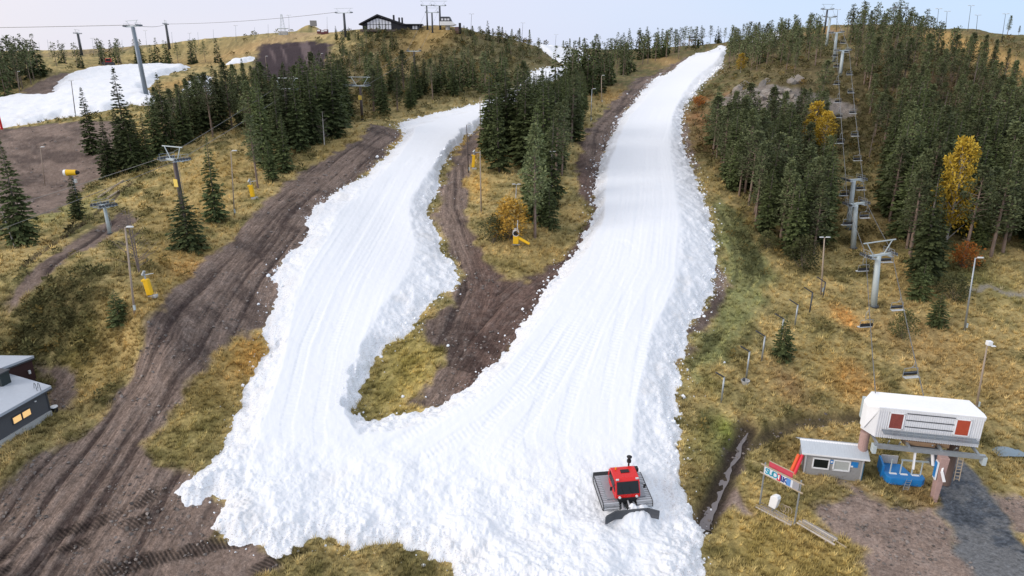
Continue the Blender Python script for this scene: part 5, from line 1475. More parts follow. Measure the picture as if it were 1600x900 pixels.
# cab: side outline (y,z) with the sloping windscreen at the front
cab = [(1.75, 1.15), (1.95, 1.35), (1.90, 1.72), (1.28, 2.86), (1.0, 3.02), (-.55, 3.02), (-.85, 2.85), (-1.0, 1.2), (-.8, 1.0), (1.5, 1.0)]
cb = MB().prism(cab, 'x', -1.22, 1.22).build('cab', MRED, t, .07)
def cabquad(name, pts, mat, parent, th=.03):
    """a thin plate on the cab"""
    P = [Vector(p) for p in pts]; nrm = (P[1] - P[0]).cross(P[2] - P[0]).normalized()
    V = [p + nrm * .02 for p in P] + [p - nrm * th for p in P]
    n = len(P)
    return MB().add(V, [tuple(range(n)), tuple(range(2 * n - 1, n - 1, -1))] + [(i, (i + 1) % n, n + (i + 1) % n, n + i) for i in range(n)]).build(name, mat, parent)
a0, a1 = Vector((0, 1.90, 1.72)), Vector((0, 1.28, 2.86))
f0, f1 = a0.lerp(a1, .02), a0.lerp(a1, .94)
off = Vector((0, .035, .02))
cabquad('windscreen', [(-1.10, f0.y + .03, f0.z + .02), (1.10, f0.y + .03, f0.z + .02), (1.06, f1.y + .03, f1.z + .02), (-1.06, f1.y + .03, f1.z + .02)], MGLASS, t, .02)
wp = MB()
for xx in (-.35, .45): wp.beam((xx, f0.y + .09, f0.z + .06), (xx + .3, f0.y - .42, f0.z + .86), .03, .03)
wp.build('wiper', MBLACK, t)
for s in (-1, 1):
    cabquad('side_window', [(s * 1.235, 1.52, 1.80), (s * 1.235, 1.12, 2.72), (s * 1.235, .1, 2.72), (s * 1.235, .1, 1.80)], MGLASS, t, .01)
    cabquad('rear_side_window', [(s * 1.235, -.02, 1.80), (s * 1.235, -.02, 2.72), (s * 1.235, -.68, 2.68), (s * 1.235, -.72, 1.80)], MGLASS, t, .01)
    MB().tube((s * .85, 1.90, 1.45), (s * .85, 2.02, 1.45), .13, .13, 12).build('headlight', MWHITE, t)
    MB().box((s * .98, 1.22, 3.0), (.3, .16, .14)).build('work_lamp', MLAMP, t, .02)
    MB().path([(s * 1.2, 1.4, 2.6), (s * 1.62, 1.6, 2.5)], .025, 6).build('mirror_arm', MBLACK, t)
    MB().box((s * 1.66, 1.6, 2.32), (.24, .08, .44)).build('mirror', MBLACK, t, .02)
MB().box((-.05, .1, 3.05), (.85, .45, .08)).build('roof_hatch', MBLACK, t, .02)
MB().box((0, 1.965, 1.28), (1.7, .06, .16)).build('front_grille', MBLACK, t)
MB().prism([(-2.0, 1.0), (-1.0, 1.0), (-1.0, 1.95), (-1.9, 1.8)], 'x', -1.0, 1.0).build('engine_cover', MRED, t, .06)
MB().tube((-.85, -1.2, 1.9), (-.85, -1.2, 3.6), .09, .08, 10).tube((-.85, -1.2, 3.05), (-.85, -1.2, 3.3), .22, .22, 10).build('exhaust_stack', MBLACK, t)
MB().tube((-.85, -1.2, 3.6), (-.85, -1.2, 3.7), .24, .28, 12).tube((-.85, -1.2, 3.7), (-.85, -1.2, 3.85), .28, .06, 12).build('stack_cap', MBLACK, t)
MB().tube((.75, -.3, 3.02), (.75, -.3, 3.25), .09, .07, 10).build('beacon', mat_plain('amber_beacon', (.8, .32, .02), .3), t)
MB().box((-1.55, -2.15, 1.25), (1.3, .5, .42)).build('tool_box', MBLACK, t, .05)
MB().box((-.75, -2.05, 1.3), (.5, .5, .4)).build('hydraulic_block', MALU, t, .04)
# blade and push frame
fr = MB()
for s in (-1, 1): fr.beam((s * .55, 1.9, .65), (s * .75, 3.05, .55), .16, .2)
fr.beam((-.75, 3.0, .55), (.75, 3.0, .55), .2, .26); fr.build('push_frame', MALU, t)
MB().tube((0, 1.9, .95), (0, 2.9, .75), .08, .11, 8).build('blade_ram', MALU, t)
MB().box((0, 2.55, .62), (.6, .5, .4)).build('blade_joint', MBLACK, t, .05)
prof = [(3.10, -.05), (3.34, .05), (3.22, .35), (3.20, .75), (3.32, 1.05), (3.25, 1.08), (3.10, .76), (3.10, .35)]
MB().prism(prof, 'x', -1.65, 1.65).build('blade', MDGREY, t)
for s in (-1, 1):
    w = MB().prism([(p[0] - 3.1, p[1]) for p in prof], 'x', *sorted((0, s * 1.15))).build('blade_wing', MDGREY, t)
    w.location = (s * 1.66, 3.1, 0); w.rotation_euler = (0, 0, s * .5)
wt_ = MB().box((0, -2.75, .3), (4.6, .55, .5)).build('tiller', MBLACK, t, .05)
MB().beam((0, -1.9, .7), (0, -2.6, .5), .3, .25).build('tiller_arm', MDGREY, t)

# ---- the kiosk
ka, kb = Vector((*hit(1255, 738)[0], 0)), Vector((*hit(1343, 753)[0], 0))
zk = min(ground_z(ka.x, ka.y), ground_z(kb.x, kb.y)) + .05
kw = (kb - ka).length; kd = (kb - ka).normalized(); krz = math.atan2(kd.y, kd.x)
t = thing('kiosk', 'small grey timber kiosk with a pale metal roof and two white-framed windows', 'kiosk', ((ka.x + kb.x) / 2, (ka.y + kb.y) / 2, zk), krz)
KI = t
D, Hk = 2.5, 2.72
MGW = mat_plain('grey_painted_boards', (.30, .295, .29), .8, 0, .12, 4)
w = MB().box((0, D / 2, Hk / 2 - .25), (kw, D, Hk + .5)).build('walls', MGW, t)
bd = MB()
for k in range(15): bd.box((0, -.012, .06 + k * .18), (kw - .02, .03, .165))
for k in range(13):
    for s in (-1, 1): bd.box((s * (kw / 2 + .012), D / 2, .06 + k * .18), (.03, D - .02, .165))
bd.build('wall_boards', MGW, w, kind='stuff')
gb = MB()
for s in (-1, 1): gb.prism([(0, Hk - .02), (D, Hk - .02), (D / 2, Hk + .62)], 'x', *sorted((s * (kw / 2 - .06), s * (kw / 2 - .002))))
gb.build('gable', MGW, t)
for s in (-1, 1):
    MB().box((s * (kw / 2 - .03), -.05, Hk / 2 - .2), (.14, .08, Hk + .35)).build('corner_board', mat_plain('pale_corner_board', (.42, .43, .44), .8), t)
RL = kw / 2 + .48
MROOF = mat_plain('pale_sheet_roof', (.50, .54, .58), .5, .2, .10, 2, 0)
rp = [(-.30, Hk - .06), (D / 2, Hk + .68), (D + .45, Hk - .14), (D + .45, Hk - .07), (D / 2, Hk + .75), (-.30, Hk + .01)]
rf = MB().prism(rp, 'x', -RL, RL).build('roof', MROOF, t)
rs_ = MB()
nrm_len = math.hypot(D / 2 + .55, 1.14)
for k in range(26):
    xx = -RL + .1 + k * (2 * RL - .2) / 25
    rs_.beam((xx, -.29, Hk + .015), (xx, D / 2 - .02, Hk + .745), .03, .03)
rs_.build('roof_ribs', MROOF, rf, kind='stuff')
MB().box((0, -.33, Hk - .03), (2 * RL, .04, .16)).build('eave_board', MWHITE, rf)
MB().prism([(D / 2 - .22, Hk + .63), (D / 2, Hk + .79), (D / 2 + .22, Hk + .63)], 'x', -RL, RL).build('ridge_cap', MWHITE, rf)
for xx, ww, gl in ((-kw / 2 + 1.5, 1.5, MGLASS), (-kw / 2 + 3.45, 1.5, mat_plain('pale_window_blind', (.42, .44, .42), .5))):
    fr_ = MB()
    for dx, dz, sx, sz in ((-ww / 2, 0, .12, 1.12), (ww / 2, 0, .12, 1.12), (0, .55, ww + .12, .12), (0, -.55, ww + .12, .14)):
        fr_.box((xx + dx, -.07, 1.62 + dz), (sx, .1, sz))
    f_ = fr_.build('window', MWHITE, t)
    MB().box((xx, -.04, 1.62), (ww - .1, .03, 1.0)).build('pane', gl, f_)
def sheet(name, mat, parent, c, w_, h_, th=.03):
    return MB().box(c, (w_, th, h_)).build(name, mat, parent)
s1 = sheet('notice_sign', MBLUE, t, (-kw / 2 + 2.48, -.05, 1.95), .32, .42)
sheet('notice_emblem', MWHITE, s1, (-kw / 2 + 2.48, -.07, 1.95), .16, .2, .01)
s2 = sheet('round_sign', MBLUE, t, (-kw / 2 + 4.62, -.05, 1.88), .68, .62)
sheet('sign_corner', MWHITE, s2, (-kw / 2 + 4.40, -.07, 1.66), .22, .18, .01)
MB().box((kw / 2 + .14, .6, .95), (.2, .8, 1.9)).build('blue_side_panel', mat_plain('blue_teal_panel', (.03, .2, .34), .6), t, .03)
# red pads leaning on its left end
R3 = Matrix.Rotation(krz, 4, 'Z')
tl = thing('slalom_pads', 'two red padded rolls with green ends leaning on the left end of the kiosk', 'safety pads', Matrix.Translation((t.location)) @ R3 @ Vector((-kw / 2 - .3, .3, 0)), krz)
MPINK = mat_plain('red_pad_vinyl', (.72, .035, .06), .5, 0, .1, 3, 0); MOR = mat_plain('orange_red_vinyl', (.8, .11, .03), .5, 0, .1, 3, 0); MLIME = mat_plain('lime_vinyl', (.35, .62, .22), .6)
for k, (dx, m_) in enumerate(((0, MPINK), (-.36, MOR))):
    p = MB().tube((dx - .75, -1.0 + .1 * k, .28), (dx + .1, .15, 2.1), .17, .17, 10).build('pad', m_, tl, smooth=False)
    MB().tube((dx - .86, -1.15 + .1 * k, .08), (dx - .75, -1.0 + .1 * k, .28), .26, .19, 10).build('pad_end', MLIME if k == 0 else mat_plain('pale_green_vinyl', (.3, .5, .36), .6), p)

# ---- the banner frame
pa, pb = Vector((*hit(1187, 789)[0], 0)), Vector((*hit(1241, 820)[0], 0))
za = (ground_z(pa.x, pa.y) + ground_z(pb.x, pb.y)) / 2
bd_ = (pb - pa).normalized(); bl_ = (pb - pa).length; brz = math.atan2(bd_.y, bd_.x)
HA = ground_top((pa.x, pa.y), 724); 
t = thing('banner_frame', 'timber frame with a blue and red banner across its top beside the kiosk', 'sign frame', (pa.x, pa.y, za), brz)
for xx in (0, bl_): MB().tube((xx, 0, -.4), (xx, 0, HA + .1), .085, .075, 9).build('post', MSTEEL, t)
BH = .82
MB().beam((-.35, -.09, HA - .12), (bl_ + .35, -.09, HA - .12), .08, .10).build('rail', MWOOD, t)
MB().beam((-.35, -.09, HA - .12 - BH - .08), (bl_ + .35, -.09, HA - .12 - BH - .08), .08, .12).build('rail', MWOOD, t)
ban = sheet('banner', mat_plain('white_banner_cloth', (.62, .64, .68), .7), t, (bl_ * .5, -.15, HA - .16 - BH / 2), bl_ * .97, BH - .06, .02)
MB().box((bl_ * .9, -.165, HA - .16 - BH / 2), (bl_ * .17, .008, BH - .08)).build('grey_banner_end', mat_plain('grey_banner_cloth', (.30, .30, .33), .7), ban)
bk = sheet('red_board', mat_plain('red_board_paint', (.50, .06, .09), .6), t, (bl_ * .42, .1, HA + .12), bl_ * .66, .62, .03)
MB().beam((bl_ * .09, .08, HA + .45), (bl_ * .76, .08, HA + .45), .06, .07).build('board_edge', MWOOD, bk)
MTEAL = mat_plain('teal_print', (.02, .30, .42), .7, bump=0); MNAVY = mat_plain('navy_print', (.02, .05, .22), .7, bump=0); MRPR = mat_plain('red_print', (.55, .03, .06), .7, bump=0); MBPR = mat_plain('blue_print', (.10, .26, .58), .7, bump=0)
def letter(ch, x, mat, size=.62, y=-.18):
    cu = bpy.data.curves.new('letter', 'FONT'); cu.body = ch; cu.size = size; cu.extrude = .006; cu.offset = .025; cu.align_x = 'CENTER'; cu.align_y = 'CENTER'
    tmp = bpy.data.objects.new('tmp', cu); COL.objects.link(tmp)
    bpy.context.view_layer.update()
    me = bpy.data.meshes.new_from_object(tmp.evaluated_get(bpy.context.evaluated_depsgraph_get()))
    bpy.data.objects.remove(tmp)
    me.materials.append(mat)
    o = link_mesh('letter', me, ban)
    o.location = (x, y, HA - .16 - BH / 2); o.rotation_euler = (math.pi / 2, 0, 0)
    return o
u_ = bl_
letter('S', u_ * .10, MTEAL, .82); letter('U', u_ * .21, MTEAL, .82); letter('O', u_ * .32, MTEAL, .82)
tile = MB().box((u_ * .435, -.17, HA - .16 - BH / 2), (u_ * .10, .012, BH - .1)).build('red_tile', MRPR, ban)
letter('1', u_ * .435, MWHITE, .6, -.182)
letter('L', u_ * .535, MNAVY, .82); letter('K', u_ * .60, MNAVY, .7)
MB().box((u_ * .70, -.17, HA - .16 - BH / 2), (u_ * .12, .012, BH - .1)).build('blue_tile', MBPR, ban)

# white machine under the banner, plank stacks
Rb = Matrix.Translation((pa.x, pa.y, za)) @ Matrix.Rotation(brz, 4, 'Z')
pos_ = Vector((*hit(1207, 800)[0], 0)); pz = ground_z(pos_.x, pos_.y)
t = thing('ticket_machine', 'white rounded machine on a short post under the banner frame', 'machine', (pos_.x, pos_.y, pz), brz)
MB().tube((0, 0, -.1), (0, 0, .7), .09, .08, 10).build('post', MSTEEL, t)
MB().prism([(-.36, .62), (.30, .62), (.42, 1.1), (.50, 1.75), (.36, 1.98), (-.02, 1.92), (-.28, 1.7)], 'y', -.28, .28).build('housing', MWHITE, t, .06)
MB().box((.44, 0, 1.62), (.2, .3, .3)).build('nose', MLAMP, t, .04)
pw_ = Vector((*hit(1222, 800)[0], 0))
t = thing('hose_reel', 'small coil of pale hose on hoops behind the white machine', 'hose reel', (pw_.x, pw_.y, ground_z(pw_.x, pw_.y)), brz)
for k in range(3):
    MB().path([(k * .28 + .3 * math.cos(a), .05 * k, .45 + .38 * math.sin(a)) for a in [i * math.pi / 8 for i in range(17)]], .035, 5).build('hoop', MWOOD, t)
MPALE = mat_plain('bleached_planks', (.55, .50, .44), .9, 0, .2, 5, .01)
def planks(c, rz, n, L, label, seed):
    rs = random.Random(seed)
    xy = tuple(hit(*c)[0]); z0 = ground_z(*xy)
    t = thing('plank_stack', label, 'planks', (*xy, z0 + .02), rz)
    for s in (-1, 1): MB().box((s * L * .33, 0, .06), (.12, 1.2, .14)).build('bearer', MDWOOD, t)
    for k in range(n):
        p = MB().box((0, 0, 0), (L * rs.uniform(.86, 1.04), .13, .06)).build('plank', (MWOOD, MDWOOD, MPALE)[k % 3], t)
        p.location = (rs.uniform(-.15, .15), -.5 + k % 5 * .25, .16 + .056 * (k // 5)); p.rotation_euler = (0, 0, rs.uniform(-.03, .03))
    return t
planks((1213, 806), brz + .02, 8, 3.6, 'stack of grey planks lying under the banner frame', 1)
planks((1276, 833), brz - .04, 9, 3.5, 'loose stack of pale planks on the grass right of the banner frame', 2)
xy = tuple(hit(1296, 842)[0]); z0 = ground_z(*xy)
t = tag(MB().beam((-1.6, 0, .05), (1.6, 0, .05), .09, .05).build('loose_plank', MWOOD), 'single long plank jutting out of the right plank stack', 'plank'); t.location = (*xy, z0 + .1); t.rotation_euler = (0, 0, brz - .12)

# ---- the lift station
ZF = 4.6
fa, fb = Vector((*at_height(1366, 682, ZF), ZF)), Vector((*at_height(1528, 699, ZF), ZF))
fd = (fb - fa).normalized(); frz = math.atan2(fd.y, fd.x); FW = (fb - fa).length
t = thing('lift_station', 'white chairlift station with two red shutters raised on concrete pillars', 'lift station', ((fa.x + fb.x) / 2, (fa.y + fb.y) / 2, ZF), frz)
ST = t
Ms = Matrix.Translation(t.location) @ Matrix.Rotation(frz, 4, 'Z')
hw = FW / 2; FH = 3.25; DP = 2.7
MWALL = mat_plain('white_sheet_siding', (.74, .75, .77), .5, .1, .05, 2, 0); MWROOF = mat_plain('white_sheet_roof', (.80, .81, .82), .5, 0, .05, 1, 0)
body = [(-hw, 0), (hw, 0), (hw + .05, DP * .6), (hw - .5, DP), (-hw - .2, DP), (-hw - .9, DP * .55)]
MB().prism(body, 'z', 0, FH - .45).build('walls', MWALL, t)
# the roof dips to the front and is rounded off on the left
rt_ = [(-hw - .05, -.10, FH), (hw + .1, -.10, FH), (hw + .12, .5, FH + .05), (hw - .4, DP + .1, FH + .25), (-hw - .1, DP + .1, FH + .25), (-hw - 1.0, DP * .6, FH - .15), (-hw - .8, DP * .35, FH - .5)]
lo_ = [(p[0], p[1], FH - .5) for p in rt_]; lo_[6] = (lo_[6][0], lo_[6][1], .3); lo_[5] = (lo_[5][0], lo_[5][1], .4); lo_[0] = (lo_[0][0], lo_[0][1] + .12, FH - .5); lo_[1] = (lo_[1][0], lo_[1][1] + .12, FH - .5)
n = 7
MB().add(rt_ + lo_, [tuple(range(n)), tuple(range(2 * n - 1, n - 1, -1))] + [(i, n + i, n + (i + 1) % n, (i + 1) % n) for i in range(n)]).build('roof', MWROOF, t, .05)
sd = MB()
nrib = 46
for k in range(nrib):
    xx = -hw + .06 + k * (FW - .12) / (nrib - 1)
    sd.box((xx, -.03, (FH - .14) / 2), (.075, .055, FH - .14))
sd.build('siding_ribs', MWALL, t, kind='stuff')
for xx, lab in ((-hw + 1.62, 'dark red shutter at the left'), (hw - 1.72, 'orange-red shutter at the right')):
    fr_ = MB()
    for dx, dz, sx, sz in ((-.62, 0, .12, 1.75), (.62, 0, .12, 1.75), (0, .84, 1.36, .12), (0, -.84, 1.36, .1)): fr_.box((xx + dx, -.085, 1.95 + dz), (sx, .07, sz))
    sh = fr_.build('shutter', MWHITE, t, label=lab)
    pl = MB().box((xx, -.07, 1.95), (1.12, .05, 1.6))
    for k in range(11): pl.box((xx, -.105, 1.22 + k * .146), (1.12, .03, .10))
    pl.build('slatted_panel', MORANGE if xx > 0 else mat_plain('brown_red_shutter', (.24, .06, .045), .7, 0, .35, 3), sh)
tm = MB()
for zz in (1.45, 2.15, 2.85): tm.box((0, -.075, zz), (FW * .46, .05, .08))
tm.build('trim_bar', MDGREY, t)
wkx = MB().box((0, -.62, .95), (FW * .90, .9, .07)).build('walkway', mat_plain('walkway_grating', (.24, .27, .30), .6, .4, .2, 6), t)
hr = MB()
for k in range(14):
    xx = -FW * .44 + k * FW * .88 / 13
    hr.tube((xx, -1.05, .95), (xx, -1.08, 1.45), .022, n=5)
for zz in (1.2, 1.45): hr.tube((-FW * .445, -1.06, zz), (FW * .445, -1.06, zz), .024, n=5)
hr.build('handrail', MSTEEL, wkx)
MB().beam((-hw - .1, -.75, -.55), (hw + .45, -.75, -.55), .34, .42).build('front_beam', MSTEEL, t)
MB().beam((-hw - .1, DP * .7, -.4), (hw + .3, DP * .7, -.4), .34, .42).build('rear_beam', MSTEEL, t)
for xx in (-hw + .1, -1.6, 1.2, hw - .2): MB().beam((xx, -.8, -.32), (xx, DP * .8, -.3), .2, .24).build('cross_beam', MSTEEL, t)
for xx in (-hw - .05, hw + .42): MB().box((xx, -.6, -.95), (.36, .7, .85)).build('end_bracket', MGREYP, t, .04)
MB().box((-hw - .72, DP * .86, 1.9), (.36, .5, 2.2)).build('rear_bracket', MGREYP, t, .04)
mc = MB().box((-.4, .4, -.32), (2.6, .9, .5)).box((1.6, .5, -.3), (1.2, .7, .45)).build('drive_machinery', mat_plain('rusty_machinery', (.34, .22, .13), .8, .1, .4, 3), t)
for xx in (-3.2, -2.2, .6, 2.7): MB().tube((xx, -.2, -.2), (xx + .3, .9, -1.1), .07, .07, 8).build('brace', MSTEEL, t)
MB().tube((0, DP * .35, -.75), (0, DP * .35, -.5), 1.7, 1.7, 28).build('bullwheel', MDGREY, t)
# pillars: the right one leans out as a wedge, with a blue panel on its side
Mi = Ms.inverted()
pr_ = Mi @ Vector((*hit(1459, 781)[0], ground_z(*hit(1459, 781)[0])))
pz_ = pr_.z
MB().add([(pr_.x - .17, pr_.y - .35, pz_ - .4), (pr_.x + .17, pr_.y - .35, pz_ - .4), (pr_.x + .22, pr_.y + .4, pz_ - .4), (pr_.x - .22, pr_.y + .4, pz_ - .4), (pr_.x - .42, pr_.y - .38, -.75), (pr_.x + .42, pr_.y - .38, -.75), (pr_.x + .42, pr_.y + .45, -.75), (pr_.x - .42, pr_.y + .45, -.75)],
    [(3, 2, 1, 0), (4, 5, 6, 7), (0, 1, 5, 4), (1, 2, 6, 5), (2, 3, 7, 6), (3, 0, 4, 7)]).build('pillar', MCONC, t, .06)
MB().box((pr_.x - .46, pr_.y - .1, -2.2), (.1, .62, 1.9)).build('panel_edge', MWHITE, t)
MB().box((pr_.x - .53, pr_.y - .05, -2.15), (.06, .44, 1.6)).build('blue_panel', MBLUE, t)
MB().tube((-hw - .45, 1.2, -5.2), (-hw - .45, 1.2, -.2), .42, .46, 16).build('pillar', MCONC, t)
MB().tube((hw - 1.2, 1.9, -5.5), (hw - 1.2, 1.9, -.4), .5, .5, 16).build('pillar', mat_plain('brown_concrete', (.16, .11, .09), .9), t)
# ladder hanging on the right
lx_ = hw - 1.55
ld = MB()
for s in (-1, 1): ld.beam((lx_ + s * .22, -.75, -.5), (lx_ + s * .22, -.95, -3.3), .06, .05, (0, 1, 0))
ldo = ld.build('ladder', MWOOD, t)
for k in range(8): MB().beam((lx_ - .22, -.76 - k * .022, -.75 - k * .34), (lx_ + .22, -.76 - k * .022, -.75 - k * .34), .05, .05).build('rung', MWOOD, ldo)
# white swing arms from the front beam down to the pillar
for p0, p1 in (((-.9, -.5, -.6), (-.9, -.9, -2.6)), ((.55, -.5, -.6), (.75, -.9, -2.0)), ((1.8, -.5, -.7), (pr_.x - .1, pr_.y - .5, -2.1)), ((pr_.x - .1, pr_.y - .5, -2.1), (pr_.x + .25, pr_.y - .6, -3.1))):
    MB().beam(p0, p1, .16, .26).build('swing_arm', MWHITE, t, .03)
# ---- blue loading platform under it
pc = Vector((*at_height(1417, 728, 1.1), 1.1)); zg_ = ground_z(pc.x, pc.y)
t = thing('loading_platform', 'blue loading platform with pale posts and rails under the lift station', 'platform', (pc.x, pc.y, zg_), frz + .05)
e_ = [(-2.35, -.55), (-1.9, -1.05), (1.6, -1.05), (2.1, -.5), (2.1, .35), (-2.35, .35)]
MB().prism(e_, 'z', 0.15, 1.0).build('deck_edge', MBLUE, t, .08)
MB().prism([(-2.3, .36), (1.0, .36), (.4, 2.6), (-1.9, 2.6)], 'z', .1, .82).build('deck', MBLUE, t, .03)
MB().prism([(-2.55, .3), (-2.3, .3), (-2.0, 2.7), (-2.25, 2.7)], 'z', .1, 1.7).build('side_wall', MBLUE, t, .04)
MB().box((-.95, 2.75, 1.25), (2.0, .12, 1.1)).build('back_panel', mat_plain('cream_panel', (.62, .58, .52), .7), t, .03)
for xx, yy in ((-1.7, .1), (-.55, .1), (.75, .1), (1.75, .1)): MB().tube((xx, yy, .8), (xx, yy, 2.75), .085, .085, 10).build('post', MGREYP, t)
MB().beam((-.7, .1, 2.75), (2.4, .1, 2.75), .16, .16).build('top_rail', MGREYP, t)
for xx in (-1.4, -.15, 1.15): MB().box((xx, -.05, 1.03), (.85, .32, .06)).build('white_mat', MWHITE, t, .02)
t.scale = (.82, .82, .9)
stp = MB()
for s in (-1, 1): stp.beam((s * .28 + .2, -.9, 1.0), (s * .28 - .5, -2.0, .12), .05, .1)
so = stp.build('steps', MSTEEL, t)
for k in range(5): MB().box((.2 - .14 * k - .06, -1.0 - .21 * k, .88 - .17 * k), (.56, .14, .04)).build('tread', MSTEEL, so)
# grey-blue tarpaulin beside the stream on the right
xy = tuple(hit(1574, 706)[0]); z0 = ground_z(*xy)
gr_ = MB(); nx, ny = 13, 7; rs2 = np.random.RandomState(3)
V = [((i / (nx - 1) - .5) * 3.4 * (1 - .35 * abs(j / (ny - 1) - .3)), (j / (ny - 1) - .5) * 1.9, .42 * max(0, 1 - ((i / (nx - 1) - .42) * 2.1) ** 2 - ((j / (ny - 1) - .5) * 2) ** 2) + .05 * rs2.rand()) for j in range(ny) for i in range(nx)]
gr_.add(V, [(j * nx + i, j * nx + i + 1, (j + 1) * nx + i + 1, (j + 1) * nx + i) for j in range(ny - 1) for i in range(nx - 1)])
o = tag(gr_.build('tarpaulin', mat_plain('blue_grey_tarp', (.26, .33, .38), .6, 0, .15, 2)), 'blue-grey tarpaulin spread over a low pile right of the lift station', 'tarpaulin'); o.location = (*xy, z0 + .02)

# ---- the stream: a thread of silty water
cs_ = np.array(STREAM_L); pts = []
for i in range(len(cs_) - 1):
    for k in range(6): pts.append(cs_[i] + (cs_[i + 1] - cs_[i]) * k / 6)
pts.append(cs_[-1]); pts = np.array(pts)
pts[:, 0] += .9 * (vnoise(np.arange(len(pts)) * .27, np.zeros(len(pts)), 5) - .5)
tg = np.gradient(pts, axis=0); nn = np.stack([-tg[:, 1], tg[:, 0]], -1); nn /= np.linalg.norm(nn, axis=1, keepdims=True)
wd = .14 + .22 * np.linspace(0, 1, len(pts)) + .22 * vnoise(np.arange(len(pts)) * .9, np.ones(len(pts)), 8) * 1.2
zc = ground(pts[:, 0], pts[:, 1], False); zc = np.convolve(np.pad(zc, 3, mode='edge'), np.ones(7) / 7, 'valid') + .0
V = np.concatenate([np.column_stack([pts + nn * wd[:, None], zc]), np.column_stack([pts, zc + .006]), np.column_stack([pts - nn * wd[:, None], zc])]); n = len(pts)
Fq = np.array([(r * n + i, r * n + i + 1, (r + 1) * n + i + 1, (r + 1) * n + i) for r in range(2) for i in range(n - 1)])
t = NT('silty_water'); pz2 = t.n('ShaderNodeNewGeometry').outputs['Position']
t.base((.17, .15, .15)); t.set(Roughness=.3, Specular_IOR_Level=.5); t.bump(t.noise(5, 3, .6, pz2), .04, .5)
o = link_mesh('stream', raw_mesh('stream', V, Fq, t.m, True)); o['kind'] = 'structure'; o['label'] = 'narrow silty stream beside the foot of the snow'

# ---- the house at the left edge
ZE = float(ground_z(*hit(62, 640)[0])) + 3.0
def atz(px, py, z): return Vector((*at_height(px, py, z), z))
A, B, C_, D_ = atz(80, 604, ZE), atz(0, 649, ZE), atz(-130, 545, ZE), atz(8, 583, ZE)
B2 = A + (B - A) * 2.4; C2 = B2 + (D_ - A) * 1.15; D2 = A + (D_ - A) * 1.0
org = Vector((A.x, A.y, 0)); fdir = (A - B).normalized(); hz = math.atan2(fdir.y, fdir.x)
t = thing('grey_house', 'dark grey house with a pale flat roof and two lit windows at the left edge', 'house', (A.x, A.y, ZE), hz)
Mh = (Matrix.Translation(t.location) @ Matrix.Rotation(hz, 4, 'Z')).inverted()
q = [Mh @ p for p in (A, D2, C2, B2)]
out_ = [(p.x, p.y) for p in q]
MHROOF = mat_plain('pale_blue_grey_roof', (.42, .46, .52), .5, .1, .06, .6, 0); MHW = mat_plain('dark_grey_wall', (.085, .088, .098), .75, 0, .12, 2); MRB = mat_plain('dark_red_brown_wall', (.05, .022, .02), .8, 0, .2, 2)
MB().prism(out_, 'z', -.18, .10).build('roof', MHROOF, t)
MB().prism([(p[0] * 1.0 + (.05 if i < 1 else 0), p[1] - (.05 if i in (0, 3) else 0)) for i, p in enumerate(out_)], 'z', -.32, -.185).build('fascia', MDGREY, t)
cx_, cy_ = sum(p[0] for p in out_) / 4, sum(p[1] for p in out_) / 4
wl = [(cx_ + (p[0] - cx_) * .94, cy_ + (p[1] - cy_) * .90) for p in out_]
MB().prism(wl, 'z', -5.5, -.33).build('wall', MHW, t)
a_, b_ = Vector((*wl[3], 0)), Vector((*wl[0], 0)); wdir = (b_ - a_).normalized(); wn_ = Vector((wdir.y, -wdir.x, 0))
L_ = (b_ - a_).length
def onwall(d, z, off=0.03):
    return b_ - wdir * d + wn_ * off + Vector((0, 0, z))
wrz = math.atan2(wdir.y, wdir.x)
MB().box(onwall(L_ / 2, -3.9, .06), (L_, .16, 2.6), wrz).build('plinth', MCONG, t)
# sloping top of the plinth follows the ground: a wedge under the wall
MB().box(onwall(.06, -1.9), (.14, .1, 3.2), wrz).build('corner_board', MDGREY, t)
t2 = NT('lit_window'); t2.base((.8, .5, .2)); t2.b.inputs['Emission Color'].default_value = (1, .62, .25, 1); t2.b.inputs['Emission Strength'].default_value = .5
for d in (2.75, 3.85):
    f_ = MB().box(onwall(d, -1.45, .05), (1.05, .1, .82), wrz).build('window', MDGREY, t)
    MB().box(onwall(d, -1.45, .115), (.88, .03, .62), wrz).build('pane', t2.m, f_)
MB().box(onwall(1.5, -.75, .1), (.16, .14, .12), wrz).build('wall_lamp', MWHITE, t)
# roof vent and roof ladder
vp = Mh @ atz(4, 600, ZE + .1)
MB().box((vp.x, vp.y, .75), (1.1, 1.1, 1.4)).build('roof_vent', mat_plain('green_black_vent', (.025, .035, .035), .6), t, .03)
MB().box((vp.x, vp.y, 1.52), (1.3, 1.3, .12)).build('vent_cap', MDGREY, t, .02)
for px in (56, 62):
    p = Mh @ atz(px, 609, ZE + .1)
    MB().path([(p.x - .15, p.y - .3, .1), (p.x - .05, p.y - .15, .75), (p.x + .1, p.y + .15, .8), (p.x + .3, p.y + .5, .1)], .03, 6).build('ladder_hoop', MDGREY, t)
ZE2 = float(ground_z(*hit(58, 596)[0])) + 3.0
A, B = atz(53, 557, ZE2), atz(0, 577, ZE2); B2 = A + (B - A) * 2.2; back = Vector((-3.4, 6.0, 0)); 
Dk = atz(-60, 556, ZE2)
t = thing('brown_house', 'dark red-brown house with a pale roof behind the grey house at the left edge', 'house', (A.x, A.y, ZE2), math.atan2((A - B).y, (A - B).x))
Mh2 = (Matrix.Translation(t.location) @ Matrix.Rotation(t.rotation_euler.z, 4, 'Z')).inverted()
q = [Mh2 @ p for p in (A, Dk, Dk + (B2 - A), B2)]
MB().prism([(p.x, p.y) for p in q], 'z', -.15, .10).build('roof', MHROOF, t)
cx_, cy_ = sum(p.x for p in q) / 4, sum(p.y for p in q) / 4
